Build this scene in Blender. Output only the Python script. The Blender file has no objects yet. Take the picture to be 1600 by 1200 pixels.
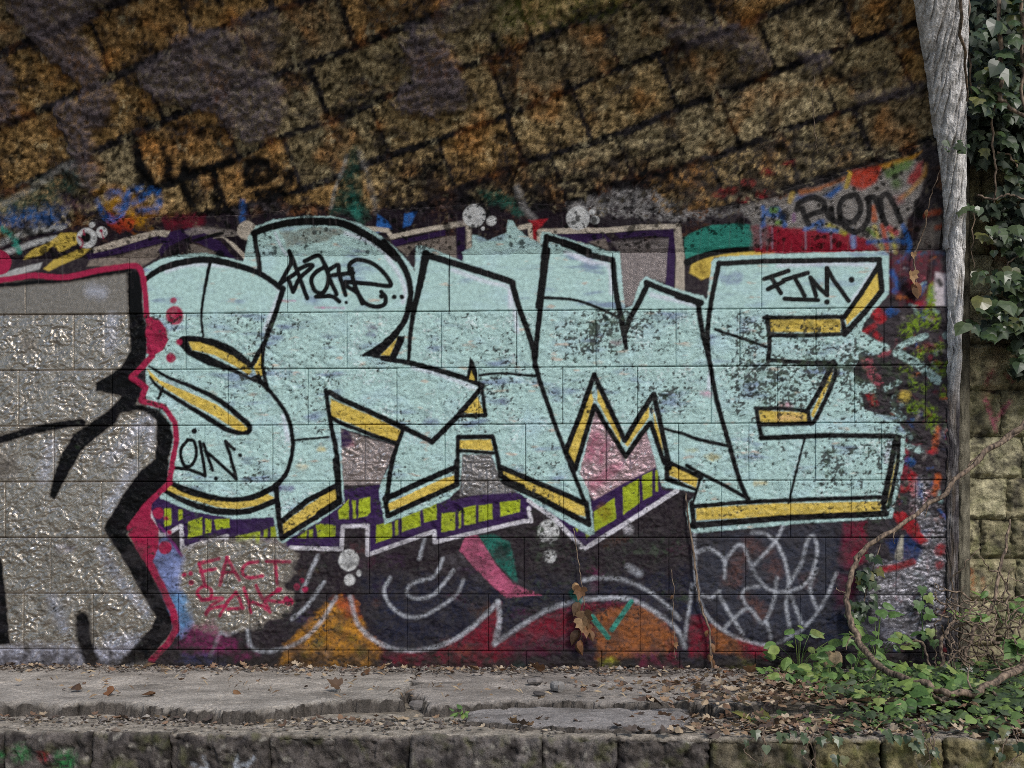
import bpy, math, random
import numpy as np
from mathutils import Vector

# ------------------------------------------------------------------ camera, light, exposure
S = 0.0025                      # metres per traced pixel at the wall
YAW = math.radians(2.1)
DIST, FPX, HOR, CAMZ = 4.0, 1600.0, 840.0, 0.5125
scene = bpy.context.scene
cam_data = bpy.data.cameras.new('camera')
cam_data.sensor_width = 36.0
cam_data.lens = 36.0
cam_data.shift_y = 0.15
cam_data.clip_end = 500.0
cam = bpy.data.objects.new('camera', cam_data)
cam.location = (DIST * math.sin(YAW), -DIST * math.cos(YAW), CAMZ)
cam.rotation_euler = (math.radians(90), 0, YAW)
scene.collection.objects.link(cam)
scene.camera = cam

SUN_EL, SUN_AZ = math.radians(43), math.radians(150)    # azimuth from +Y towards +X
world = bpy.data.worlds.new('World')
scene.world = world
world.use_nodes = True
wn = world.node_tree
bg = wn.nodes['Background']
sky = wn.nodes.new('ShaderNodeTexSky')
sky.sky_type = 'NISHITA'
sky.sun_disc = False
sky.sun_elevation = SUN_EL
sky.sun_rotation = SUN_AZ
sky.dust_density = 1.5
sky.ozone_density = 1.0
wn.links.new(sky.outputs[0], bg.inputs[0])
bg.inputs[1].default_value = 0.10

sun_data = bpy.data.lights.new('sun', 'SUN')
sun_data.energy = 1.5
sun_data.angle = math.radians(11)
sun_data.color = (1.0, 0.965, 0.92)
sun = bpy.data.objects.new('sun', sun_data)
sdir = Vector((math.sin(SUN_AZ) * math.cos(SUN_EL), math.cos(SUN_AZ) * math.cos(SUN_EL), math.sin(SUN_EL)))
sun.rotation_euler = sdir.to_track_quat('Z', 'Y').to_euler()
sun.location = sdir * 30
scene.collection.objects.link(sun)

vs = scene.view_settings
vs.view_transform = 'Standard'
vs.look = 'None'
vs.gamma = 1.0
vs.exposure = 0.5
vs.use_curve_mapping = False
scene.cycles.use_denoising = False
scene.cycles.filter_width = 0.9
scene.cycles.sample_clamp_indirect = 6.0
scene.cycles.max_bounces = 6

# ------------------------------------------------------------------ basics
rng = np.random.default_rng(11)
R = random.Random(5)
COL = scene.collection

def lin(r, g, b):
    c = np.array([r, g, b], dtype=np.float64) / 255.0
    return np.where(c <= 0.04045, c / 12.92, ((c + 0.055) / 1.055) ** 2.4)

_perm = {}
def perlin(x, y, seed=0):
    if seed not in _perm:
        r = np.random.default_rng(seed + 1000)
        a = r.random((256, 256)) * 2 * np.pi
        _perm[seed] = (np.cos(a).astype(np.float32), np.sin(a).astype(np.float32))
    gx, gy = _perm[seed]
    x = np.asarray(x, np.float32); y = np.asarray(y, np.float32)
    xi = np.floor(x).astype(np.int32); yi = np.floor(y).astype(np.int32)
    xf = x - xi; yf = y - yi
    u = xf * xf * xf * (xf * (xf * 6 - 15) + 10); v = yf * yf * yf * (yf * (yf * 6 - 15) + 10)
    x0 = xi & 255; x1 = (xi + 1) & 255; y0 = yi & 255; y1 = (yi + 1) & 255
    def dot(a, b, fx, fy):
        return gx[a, b] * fx + gy[a, b] * fy
    n0 = dot(x0, y0, xf, yf) * (1 - u) + dot(x1, y0, xf - 1, yf) * u
    n1 = dot(x0, y1, xf, yf - 1) * (1 - u) + dot(x1, y1, xf - 1, yf - 1) * u
    return (n0 * (1 - v) + n1 * v) * 1.5

def fbm(x, y, seed, octv=4, gain=0.5):
    t = 0; a = 1.0; f = 1.0
    for i in range(octv):
        t = t + a * perlin(x * f, y * f, seed + i)
        a *= gain; f *= 2.03
    return t

def sstep(a, b, x):
    t = np.clip((x - a) / (b - a), 0, 1)
    return t * t * (3 - 2 * t)

# ------------------------------------------------------------------ the masonry surface: flat wall, then the vault curving over
CH = 0.2216                                   # course height
Z0 = CAMZ + 5 * CH                            # where the vault springs
PHI0, RAD = math.radians(17), 2.7
_ts = np.linspace(0, 3.3, 1101)
_ph = PHI0 + _ts / RAD
_dt = _ts[1] - _ts[0]
_ty = -np.concatenate([[0], np.cumsum(np.sin((_ph[1:] + _ph[:-1]) / 2) * _dt)])
_tz = Z0 + np.concatenate([[0], np.cumsum(np.cos((_ph[1:] + _ph[:-1]) / 2) * _dt)])

RIGHT = np.array([math.cos(YAW), math.sin(YAW), 0.0])
FWD = np.array([-math.sin(YAW), math.cos(YAW), 0.0])
CAMP = np.array(cam.location)

def ray(u, v):
    u = np.asarray(u, float); v = np.asarray(v, float)
    return FWD + RIGHT * ((u - 800) / FPX)[..., None] + np.array([0, 0, 1.0]) * ((HOR - v) / FPX)[..., None]

def at_y(u, v, y):
    d = ray(u, v)
    t = (np.asarray(y, float) - CAMP[1]) / d[..., 1]
    return CAMP + d * t[..., None]

def at_z(u, v, z):
    d = ray(u, v)
    t = (np.asarray(z, float) - CAMP[2]) / d[..., 2]
    return CAMP + d * t[..., None]

X0, Y0 = 900, 40
CW, CHH = 1700, 1190
def px2c(pts):
    """photo trace -> unrolled surface coordinates (canvas units of S)"""
    p = np.asarray(pts, float).reshape(-1, 2)
    w = at_y(p[:, 0], p[:, 1], 0.0)
    d = ray(p[:, 0], p[:, 1])
    out = np.stack([w[:, 0], w[:, 2]], 1)
    for i in np.nonzero(w[:, 2] > Z0)[0]:
        m = d[i, 2] / d[i, 1]
        F = _tz - (CAMP[2] + m * (_ty - CAMP[1]))
        sg = np.nonzero((F[1:] > 0) != (F[:-1] > 0))[0]
        k = int(sg[-1]) if len(sg) else 0
        # F starts below the ray (negative) and ends above it
        a = F[k] / (F[k] - F[k + 1] + 1e-12)
        s = _ts[k] + a * _dt; y = _ty[k] + a * (_ty[k + 1] - _ty[k])
        t = (y - CAMP[1]) / d[i, 1]
        out[i] = (CAMP[0] + d[i, 0] * t, Z0 + s)
    return out / S + np.array([X0, Y0])

def surf(X, Y, h=0.0):
    """canvas coordinates + height off the face -> world points"""
    x = (X - X0) * S; s = (Y - Y0) * S
    t = np.maximum(s - Z0, 0)
    vy = np.interp(t, _ts, _ty); vz = np.interp(t, _ts, _tz)
    ph = np.where(s > Z0, PHI0 + t / RAD, 0.0)
    y = np.where(s > Z0, vy, 0.0); z = np.where(s > Z0, vz, s)
    return np.stack([x, y - np.cos(ph) * h, z - np.sin(ph) * h], -1)

# ------------------------------------------------------------------ canvas of paint
gx, gy = np.meshgrid(np.arange(CW, dtype=np.float32), np.arange(CHH, dtype=np.float32))
ALB = np.zeros((CHH, CW, 3), np.float32)
MET = np.zeros((CHH, CW), np.float32)
RGH = np.full((CHH, CW), 0.62, np.float32)
NZ = (0.6 * perlin(gx / 3.1, gy / 3.1, 1) + 0.8 * perlin(gx / 8.3, gy / 8.3, 2)).astype(np.float32)
NZB = (0.75 * perlin(gx / 3.6, gy / 3.6, 3) + 0.8 * perlin(gx / 8.2, gy / 7.4, 4)).astype(np.float32)
FB40 = fbm(gx / 40, gy / 40, 20, 4).astype(np.float32)
FB15 = fbm(gx / 15, gy / 15, 30, 3).astype(np.float32)
FB90 = fbm(gx / 90, gy / 90, 40, 3).astype(np.float32)
MINTM = np.zeros((CHH, CW), np.float32)

A = {}
for i, (ox, oy) in enumerate([(0, 0), (530, 0), (1060, 0), (0, 390), (530, 390), (1060, 390), (0, 795), (530, 795), (1060, 795)]):
    A['A%d' % (i + 1)] = (ox, oy, 0.3375)
for i, (ox, oy) in enumerate([(0, 240), (300, 240), (600, 240), (880, 240), (1180, 240), (200, 740), (500, 720), (800, 720)]):
    A['B%d' % (i + 1)] = (ox, oy, 0.2)
A['D1'] = (1340, 240, 0.1625); A['D2'] = (1340, 435, 0.1625); A['D3'] = (1280, 860, 0.2); A['P'] = (0, 0, 1.0)

def P(crop, *xy):
    o = A[crop]
    a = np.asarray(xy, float).reshape(-1, 2)
    return a * o[2] + np.array([o[0], o[1]])

def catmull(p, n=7, closed=False):
    p = np.asarray(p, float)
    if len(p) < 3:
        return p
    if closed:
        q = np.vstack([p[-1], p, p[0], p[1]])
    else:
        q = np.vstack([2 * p[0] - p[1], p, 2 * p[-1] - p[-2]])
    out = []
    t = np.linspace(0, 1, n, endpoint=False)[:, None]
    for i in range(1, len(q) - 2):
        a, b, c, d = q[i - 1], q[i], q[i + 1], q[i + 2]
        out.append(0.5 * (2 * b + (c - a) * t + (2 * a - 5 * b + 4 * c - d) * t ** 2 + (3 * b - a - 3 * c + d) * t ** 3))
    if not closed:
        out.append(q[-2][None])
    return np.vstack(out)

def segdist(sd, x0, y0, p, q, w0, w1, pad):
    h, w = sd.shape
    r = max(w0, w1) / 2 + pad
    ax = int(max(0, min(p[0], q[0]) - r - x0)); bx = int(min(w, max(p[0], q[0]) + r - x0 + 2))
    ay = int(max(0, min(p[1], q[1]) - r - y0)); by = int(min(h, max(p[1], q[1]) + r - y0 + 2))
    if bx <= ax or by <= ay:
        return
    xs = gx[0, ax + x0:bx + x0][None, :] - p[0]
    ys = gy[ay + y0:by + y0, 0][:, None] - p[1]
    d = q - p
    L = d @ d + 1e-9
    t = np.clip((xs * d[0] + ys * d[1]) / L, 0, 1)
    dist = np.sqrt((xs - t * d[0]) ** 2 + (ys - t * d[1]) ** 2) - (w0 + (w1 - w0) * t) / 2
    np.minimum(sd[ay:by, ax:bx], dist, out=sd[ay:by, ax:bx])

def window(c, pad):
    x0 = int(max(0, c[:, 0].min() - pad)); x1 = int(min(CW, c[:, 0].max() + pad + 2))
    y0 = int(max(0, c[:, 1].min() - pad)); y1 = int(min(CHH, c[:, 1].max() + pad + 2))
    return x0, x1, y0, y1

def lay(x0, x1, y0, y1, al, col, met, rough, mint=None):
    al = al[..., None]
    ALB[y0:y1, x0:x1] += (np.asarray(col, np.float32) - ALB[y0:y1, x0:x1]) * al
    a = al[..., 0]
    MET[y0:y1, x0:x1] += (met - MET[y0:y1, x0:x1]) * a
    RGH[y0:y1, x0:x1] += (rough - RGH[y0:y1, x0:x1]) * a
    if mint is None:
        MINTM[y0:y1, x0:x1] *= (1 - a)
    else:
        MINTM[y0:y1, x0:x1] = np.maximum(MINTM[y0:y1, x0:x1], a)

def stroke(p, w, col, sm=True, a=1.0, soft=1.6, rag=0.5, met=0.0, rough=0.45, blot=0.0):
    c = px2c(p)
    if sm:
        c = catmull(c)
    n = len(c)
    ws = np.interp(np.linspace(0, 1, n), np.linspace(0, 1, len(w)), w) if hasattr(w, '__len__') else np.full(n, float(w))
    pad = soft + rag * 2 + 3
    x0, x1, y0, y1 = window(c, ws.max() / 2 + pad)
    if x1 <= x0 or y1 <= y0:
        return
    sd = np.full((y1 - y0, x1 - x0), 99.0, np.float32)
    if n == 1:
        c = np.vstack([c, c + 0.01]); ws = np.array([ws[0]] * 2); n = 2
    for i in range(n - 1):
        segdist(sd, x0, y0, c[i], c[i + 1], ws[i], ws[i + 1], pad)
    sd = sd + rag * NZ[y0:y1, x0:x1]
    al = np.clip(0.5 - sd / soft, 0, 1) * a
    if blot:
        al = al * np.clip(1 - blot * (0.6 + 1.6 * NZB[y0:y1, x0:x1]), 0, 1)
    lay(x0, x1, y0, y1, al, col, met, rough)

def poly(p, col, sm=False, a=1.0, soft=1.6, rag=0.6, met=0.0, rough=0.5, mint=None, blot=0.0, big=0.0):
    c = px2c(p)
    if sm:
        c = catmull(c, 6, True)
    pad = soft + rag * 2 + big * 2 + 3
    x0, x1, y0, y1 = window(c, pad)
    if x1 <= x0 or y1 <= y0:
        return
    sd = np.full((y1 - y0, x1 - x0), pad, np.float32)
    ins = np.zeros(sd.shape, bool)
    xs = gx[0, x0:x1]; ys = gy[y0:y1, 0]
    n = len(c)
    for i in range(n):
        p0, p1 = c[i], c[(i + 1) % n]
        segdist(sd, x0, y0, p0, p1, 0, 0, pad)
        if p0[1] != p1[1]:
            rows = np.nonzero((ys > min(p0[1], p1[1])) & (ys <= max(p0[1], p1[1])))[0]
            if len(rows):
                xi = p0[0] + (ys[rows] - p0[1]) * (p1[0] - p0[0]) / (p1[1] - p0[1])
                ins[rows] ^= xs[None, :] < xi[:, None]
    sd = np.where(ins, -sd, sd) + rag * NZ[y0:y1, x0:x1]
    if big:
        sd = sd + big * FB15[y0:y1, x0:x1]
    al = np.clip(0.5 - sd / soft, 0, 1) * a
    if blot:
        al = al * np.clip(1 - blot * (0.6 + 1.6 * NZB[y0:y1, x0:x1]), 0, 1)
    lay(x0, x1, y0, y1, al, col, met, rough, mint)

def disc(crop, cx, cy, r, col, ry=None, **k):
    t = np.linspace(0, 2 * np.pi, 22, endpoint=False)
    o = A[crop]
    q = np.stack([cx * o[2] + o[0] + r * np.cos(t), cy * o[2] + o[1] + (ry or r) * np.sin(t)], 1)
    poly(q, col, **k)

def seg(crop, w, col, *xy, **k):
    stroke(P(crop, *xy), w, col, **k)
# ------------------------------------------------------------------ layout of the vault stones (traced lines, extrapolated)
LINES = [
    [(700, 420), (1060, 345), (1160, 315), (1249, 287), (1357, 257), (1455, 216)],
    [(780, 360), (900, 315), (952, 290), (1060, 263), (1154, 233), (1222, 206), (1337, 169), (1445, 135)],
    [(560, 352), (650, 320), (732, 291), (827, 252), (894, 233), (965, 213), (1060, 172), (1104, 155), (1171, 132), (1259, 95), (1340, 68), (1431, 40)],
    [(200, 372), (320, 334), (472, 297), (540, 270), (611, 243), (682, 219), (780, 186), (888, 142), (959, 111), (1070, 72), (1175, 34), (1262, 0)],
    [(60, 366), (150, 330), (250, 293), (365, 250), (422, 220), (540, 182), (577, 163), (658, 128), (773, 91), (844, 61), (891, 40), (979, 10)],
    [(0, 305), (118, 250), (148, 236), (250, 192), (354, 145), (479, 101), (540, 80), (610, 50), (720, 10)],
    [(0, 196), (74, 169), (108, 150), (169, 125), (270, 78), (365, 37), (483, 0)],
    [(0, 84), (120, 32), (220, -10)],
    [(0, -26), (120, -74)],
    [(0, -132), (120, -180)],
]
def line_v(i, u):
    a = np.array(LINES[i], float)
    v = np.interp(u, a[:, 0], a[:, 1])
    s0 = (a[1, 1] - a[0, 1]) / (a[1, 0] - a[0, 0]); s1 = -0.39
    v = np.where(u < a[0, 0], a[0, 1] + (u - a[0, 0]) * s0, v)
    return np.where(u > a[-1, 0], a[-1, 1] + (u - a[-1, 0]) * s1, v)
TRIM = np.array([(-120, 402), (0, 388), (100, 358), (150, 342), (320, 338), (400, 336), (480, 322), (560, 330), (640, 326), (700, 322), (800, 316),
                 (900, 322), (990, 330), (1060, 338), (1160, 318), (1249, 290), (1357, 259), (1440, 224), (1520, 190)], float)
def trim_v(u):
    return np.interp(u, TRIM[:, 0], TRIM[:, 1])
JOINTS = [
    [1000, 1110, 1222, 1337], [860, 965, 1127, 1276, 1395], [682, 790, 894, 1029, 1185, 1310], [439, 577, 763, 938, 1094, 1228],
    [202, 335, 479, 640, 800, 930], [81, 219, 372, 520, 660], [-20, 135, 268, 390, 520], [-70, 60, 200, 330], [-110, 30, 160],
]
STONES = []          # (corner traces a..b along lower and upper line, course)
for k in range(len(LINES) - 1):
    js = sorted(JOINTS[k])
    while js[0] > -140:
        js.insert(0, js[0] - R.choice([112, 128, 146]))
    while js[-1] < 1480:
        js.append(js[-1] + R.choice([118, 132, 150]))
    prev = None
    for ut in js:
        vt = float(line_v(k + 1, ut)); ub = ut
        for _ in range(6):
            ub = ut + 0.38 * (float(line_v(k, ub)) - vt)
        if prev is not None:
            STONES.append((prev[0], ut, prev[1], ub, k))
        prev = (ut, ub)

def stone_grid(st, na, nb, inset=0.0):
    """canvas coordinates of a patch over the stone, nb rows from the lower bed to the upper"""
    ut0, ut1, ub0, ub1, k = st
    a = np.linspace(0, 1, na)
    ub = ub0 + (ub1 - ub0) * a; ut = ut0 + (ut1 - ut0) * a
    vb = np.minimum(line_v(k, ub), trim_v(ub)); vt = line_v(k + 1, ut)
    lo = px2c(np.stack([ub, vb], 1)); up = px2c(np.stack([ut, vt], 1))
    b = np.linspace(0, 1, nb)[:, None, None]
    return lo[None] * (1 - b) + up[None] * b, float(np.min(vb - vt)), float(np.max(vb - vt)), float(np.max(vb))

def stone_ok(st):
    g, mn, mx, vb = stone_grid(st, 7, 2)
    u1 = max(st[1], st[3]); u0 = min(st[0], st[2])
    return mx > 20 and mn > -2 and vb > -110 and u1 > -60 and u0 < 1465
STONES = [s for s in STONES if stone_ok(s)]

# ------------------------------------------------------------------ paint, layer over layer
BLACK = lin(11, 9, 12); INK = lin(10, 9, 11); MINT = lin(170, 200, 195); YEL = lin(204, 176, 80); RASP = lin(150, 34, 66); WHITE = lin(214, 214, 212)
PURP = lin(52, 32, 72); LIME = lin(160, 174, 40); SILV = lin(166, 157, 144); PLUM = lin(30, 21, 30); TEAL = lin(52, 136, 120); PINK = lin(170, 84, 112)
CREAM = lin(188, 176, 160); BLUE = lin(44, 98, 168); NAVY = lin(34, 40, 58); ORNG = lin(160, 92, 44); RED = lin(164, 34, 42); GREEN = lin(84, 116, 50)
CONC = lin(92, 86, 82)
AL_ = dict(met=0.78, rough=0.21)

K4 = Y0 + (CAMZ + 4 * CH) / S; K5 = Y0 + Z0 / S
# bare concrete, then the vault stone
ALB[:] = (CONC * (1 + 0.35 * FB40[..., None])).clip(0.01, 1)
up = gy > K5
ALB[up] = lin(62, 56, 58) * (0.75 + 0.5 * FB15[up][:, None])
ALB[up] = np.clip(ALB[up], 0.008, 1)
TONES = [lin(156, 132, 92), lin(150, 134, 102), lin(142, 112, 70), lin(138, 122, 90), lin(116, 100, 74), lin(152, 118, 74)]
for i, st in enumerate(STONES):
    lo, _, _, _ = stone_grid(st, 9, 2)
    ut = np.linspace(st[0], st[1], 9); ub = np.linspace(st[2], st[3], 9)
    vt = line_v(st[4] + 1, ut); vb = np.minimum(line_v(st[4], ub), trim_v(ub))
    ring = np.vstack([np.stack([ub, vb], 1), np.stack([ut, vt], 1)[::-1]])
    poly(ring, TONES[R.randrange(6)] * R.uniform(0.7, 1.15), soft=3, rag=1.5, big=2.0, rough=0.8)
for st in STONES:
    ut = np.linspace(st[0], st[1], 9); ub = np.linspace(st[2], st[3], 9)
    vt = line_v(st[4] + 1, ut); vb = np.minimum(line_v(st[4], ub), trim_v(ub))
    for ln in (np.stack([ut, vt], 1), np.stack([ub, vb], 1), np.array([(ut[0], vt[0]), (ub[0], vb[0])])):
        stroke(ln, R.choice([6, 8, 11]), R.choice([lin(28, 26, 28), lin(24, 22, 24), lin(38, 35, 37)]), sm=False, soft=3, rag=3.2, a=0.96, rough=0.9)
# rust, ochre and soot within the stone
rust = np.clip(fbm(gx / 55, gy / 55, 60, 4) * 1.3 - 0.1, 0, 1)[..., None] * up[..., None]
ALB += (lin(160, 100, 42) - ALB) * rust * 0.5
soot = np.clip(fbm(gx / 62 + 9, gy / 50, 70, 5, .6) * 2.6 - 0.35, 0, 1) * up
fine = np.clip(0.55 + 1.3 * NZB, 0, 1)
ALB += (lin(34, 31, 33) - ALB) * (soot * 0.97 * (0.45 + 0.55 * fine))[..., None]
ALB *= np.where(up, np.clip(0.9 + 0.85 * NZB + 0.55 * perlin(gx / 5.5, gy / 4.6, 84), 0.12, 1.7), 1.0)[..., None]
pale = np.clip(fbm(gx / 30, gy / 30, 80, 3) - 0.15, 0, 1) * up
ALB += (lin(190, 176, 138) - ALB) * (pale * 0.8 * np.clip(NZB * 2 + .3, 0, 1))[..., None]
PL = lin(88, 79, 82)
MAUVE = np.zeros((CHH, CW), np.float32)
def plaster(crop, *xy, a=0.95):
    m0 = MINTM.copy(); MINTM[:] = 0
    poly(P(crop, *xy), PL, sm=True, soft=10, rag=2, big=9, a=a, rough=0.85, mint=1, blot=0.25)
    np.maximum(MAUVE, MINTM, out=MAUVE); MINTM[:] = m0
plaster('A1', 20, -60, 480, -60, 430, 80, 370, 170, 480, 330, 420, 400, 300, 350, 190, 240, 90, 130)
plaster('A1', 640, 330, 760, 250, 850, 150, 1070, 150, 1100, 210, 1130, 340, 1290, 380, 1290, 600, 1150, 670, 1060, 600, 960, 530, 800, 480, 700, 470)
plaster('A1', 240, 510, 400, 420, 510, 400, 490, 540, 430, 620, 430, 720, 330, 740, 290, 640)
plaster('A1', 330, 740, 430, 760, 440, 870, 380, 880, 300, 800)
plaster('A1', 1080, 90, 1280, 60, 1270, 280, 1200, 390, 1120, 340, a=0.6)
plaster('A1', -60, 300, 30, 330, 60, 540, -60, 560)
plaster('A2', 300, 160, 420, 140, 520, 240, 570, 380, 550, 500, 400, 540, 240, 490, 330, 370, 300, 290)
plaster('A2', 560, -60, 900, -60, 700, 60, 520, 180, 430, 100, a=0.5)
plaster('A3', -80, 120, 150, 110, 330, 150, 430, 300, 330, 330, 240, 230, 60, 230, a=0.7)
plaster('A3', 560, 250, 700, 260, 690, 330, 620, 360, a=0.7)
plaster('A3', 840, 450, 1120, 370, 1130, 440, 860, 500, a=0.5)
# moss film near the crown, soot near the springing
poly(P('A2', 700, -80, 1500, -80, 1300, 40, 1000, 110, 740, 160), lin(92, 96, 40), soft=30, big=18, a=0.55, rough=0.9, blot=0.5)
poly(P('A2', 280, 700, 560, 720, 700, 800, 1300, 720, 1600, 760, 1600, 1010, 200, 1000), lin(24, 21, 24), soft=24, big=16, a=0.85, blot=0.35)
poly(P('A3', 0, 780, 480, 620, 840, 620, 900, 760, 560, 860, 300, 980, 0, 1010), lin(58, 54, 52), soft=20, big=12, a=0.75, blot=0.5)
for q in [(250, 880), (330, 850), (420, 800), (520, 760), (300, 930), (200, 900), (390, 900)]:
    disc('A3', q[0], q[1], R.uniform(7, 12), RED, ry=R.uniform(3, 6), soft=6, big=4, a=0.6, blot=0.6)
# grey cement band along the springing
poly(P('P', 885, 322, 980, 292, 1030, 300, 1060, 330, 1160, 330, 1160, 350, 1000, 356, 900, 345), lin(150, 146, 144), soft=10, big=8, a=0.8, blot=0.7)
# black writing on the stones
for xy in [(640, 760, 700, 870), (770, 745, 770, 850), (740, 860, 860, 815, 1060, 748), (850, 760, 845, 870, 900, 1000), (985, 810, 1000, 960), (620, 680, 650, 830, 720, 880),
           (1230, 760, 1150, 760, 1140, 850, 1180, 800), (1140, 850, 1230, 830, 1270, 780), (1180, 900, 1300, 880, 1340, 810)]:
    seg('A1', 15, INK, *xy, soft=6, rag=2.5, a=1.0, blot=0.08)
disc('A1', 745, 690, 7, INK, soft=6, a=0.9)
seg('A2', 10, INK, 1390, 770, 1480, 720, 1570, 690, 1590, 750, 1500, 810, 1400, 790, soft=5, rag=2, a=0.9, blot=0.2)
seg('A2', 11, INK, 380, 830, 440, 790, 450, 720, 400, 780, soft=6, rag=2, a=0.8, blot=0.3)

# ---- old dark plum ground of the lower piece
poly(P('P', -120, 395, 120, 355, 200, 338, 420, 335, 640, 330, 900, 330, 1060, 345, 1240, 322, 1480, 330, 1500, 1060, -120, 1060), PLUM, soft=6, big=6, a=0.93, rough=0.5, blot=0.12)
# upper left: white, teal, blue, yellow remains
poly(P('B1', -300, 420, 0, 390, 520, 100, 640, 160, 600, 380, 200, 500, -300, 540), lin(34, 62, 52), soft=22, big=10, a=0.75, blot=0.35)
seg('B1', 7, lin(150, 146, 140), -250, 470, 0, 395, 250, 260, 560, 60, soft=7, a=0.7, blot=0.4)
poly(P('B1', -300, 500, 0, 470, 350, 420, 500, 430, 460, 560, 150, 560, -300, 620), BLUE * 0.8, soft=18, big=8, a=0.8, blot=0.35)
poly(P('B1', 430, 300, 700, 320, 700, 480, 450, 420), lin(70, 50, 66), soft=14, big=7, a=0.7, blot=0.4)
poly(P('B1', 760, 300, 960, 280, 1180, 420, 1150, 560, 1060, 590, 880, 480, 800, 420), lin(170, 122, 24), soft=16, big=10, a=0.75, blot=0.4)
poly(P('B1', 820, 470, 900, 480, 1060, 520, 1040, 600, 880, 590), lin(176, 60, 36), soft=9, big=6, a=0.85, blot=0.3)
poly(P('B1', 1250, 520, 1500, 480, 1600, 500, 1570, 590, 1300, 580), lin(110, 24, 40), soft=12, big=7, a=0.75, blot=0.3)
for xy in [(740, 380, 800, 470, 900, 520, 960, 400, 1000, 300, 1080, 270), (900, 430, 1060, 370, 1180, 290, 1230, 330, 1200, 430, 1060, 450), (820, 330, 900, 300, 960, 340)]:
    seg('B1', 9, BLUE, *xy, soft=6, rag=2, a=0.85, blot=0.35)
seg('B2', 8, BLUE, 380, 380, 395, 530, soft=6, a=0.7, blot=0.4)
seg('B1', (9, 6), WHITE * .7, -100, 740, 120, 640, 300, 600, 480, 580, soft=4, a=0.8, blot=0.3)
seg('B1', 8, WHITE * .8, 0, 790, 150, 740, 300, 690, 440, 660, soft=4, a=0.85, blot=0.2)
seg('B1', 10, TEAL, 0, 590, 70, 650, 130, 720, 150, 760, soft=4, a=0.9, blot=0.2)
poly(P('B1', 180, 830, 240, 760, 390, 690, 480, 620, 600, 620, 620, 690, 540, 740, 470, 770, 420, 720, 330, 790), YEL * 0.95, soft=3, rag=1, a=0.95, blot=0.1)
poly(P('B1', 340, 900, 420, 830, 640, 740, 720, 740, 640, 800, 480, 870, 380, 920), YEL * 0.9, soft=3, a=0.9, blot=0.1)
poly(P('B1', -60, 970, 120, 900, 330, 850, 310, 900, 100, 960, -60, 990), WHITE * .7, soft=3, a=0.85, blot=0.2)
disc('B1', -10, 850, 20, RASP)
# cream band with purple edge along the old piece
poly(P('B1', 720, 740, 900, 680, 1200, 600, 1330, 600, 1330, 650, 1200, 650, 900, 740, 740, 790), CREAM, soft=2, rag=1, blot=0.25)
poly(P('B1', 680, 790, 900, 740, 1240, 640, 1300, 660, 1290, 690, 900, 790, 690, 830), PURP * 0.8, soft=2)
poly(P('B1', 700, 830, 960, 790, 1290, 700, 1240, 800, 1100, 890, 1020, 880, 860, 880, 680, 880), lin(128, 116, 106), soft=3, blot=0.3)
poly(P('B1', 1330, 610, 1500, 580, 1700, 600, 1600, 640, 1450, 660, 1330, 720, 1260, 800, 1240, 760), PURP * 0.8, soft=2)
poly(P('B2', -60, 610, 40, 570, 160, 580, 320, 600, 400, 640, 180, 640, 0, 650), lin(150, 140, 132), soft=5, a=0.8, blot=0.3)
poly(P('B2', 0, 640, 100, 620, 230, 690, 320, 800, 350, 830, 200, 780, 60, 700, 0, 690), PURP * 0.7, soft=2)
poly(P('B2', 0, 700, 60, 720, 190, 770, 180, 790, -50, 790), lin(110, 100, 92), soft=3)
poly(P('B2', 170, 660, 240, 650, 330, 740, 420, 840, 460, 840, 440, 760, 400, 700, 330, 640), CREAM, soft=2)
poly(P('B2', 250, 650, 360, 640, 430, 700, 450, 760, 410, 780, 330, 700), PLUM * 0.6, soft=2)
seg('B2', 5, INK, 20, 680, 120, 650, 240, 620, soft=2)
disc('B2', 430, 600, 15, CREAM * .9, soft=2)
# middle: teal peak on the stone, blue, cream line
poly(P('B2', 1070, 470, 1120, 280, 1180, 100, 1260, -60, 1300, 0, 1310, 240, 1400, 500, 1340, 560, 1200, 470), lin(34, 62, 52), soft=8, big=3, a=0.9, blot=0.25)
poly(P('B2', 1190, 340, 1260, 330, 1330, 480, 1300, 530, 1210, 420), TEAL * 0.7, soft=6, a=0.8, blot=0.3)
seg('B2', 5, lin(150, 150, 146), 1080, 420, 1110, 280, 1170, 130, 1200, 20, soft=4, a=0.7, blot=0.3)
seg('B2', 8, lin(130, 128, 126), 1300, 0, 1350, 130, 1400, 320, 1440, 460, soft=6, a=0.6, blot=0.4)
poly(P('B3', -50, 470, 20, 520, 70, 590, -60, 620), BLUE, soft=3, blot=0.15)
poly(P('B3', 160, 470, 260, 450, 210, 560, 150, 580), BLUE, soft=3, blot=0.15)
stroke(P('B3', -210, 580, -60, 590, 30, 600, 60, 650, 200, 620, 400, 580, 520, 570), 7, CREAM, sm=False, soft=2)
poly(P('B3', 50, 680, 300, 640, 480, 590, 480, 640, 200, 690, 90, 730), PURP * .8, soft=2)
poly(P('B3', 100, 730, 480, 650, 560, 640, 580, 830, 400, 770, 250, 720, 180, 800), lin(132, 120, 110), soft=3, blot=0.25)
seg('B3', 14, PURP * .6, 600, 560, 600, 740, 600, 840, sm=False, soft=3, blot=0.2)
seg('B3', 8, CREAM, 520, 560, 660, 540, 665, 740, sm=False, soft=3, blot=0.4)
for q in [(705, 487, 18), (840, 525, 8), (775, 585, 3)]:
    disc('B3', q[0], q[1], q[2], WHITE * .86, blot=0.12)
poly(P('B3', 740, 290, 900, 300, 1000, 360, 1100, 460, 1060, 500, 900, 400, 760, 350), lin(40, 90, 76), soft=8, big=5, a=0.75, blot=0.4)
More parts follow.
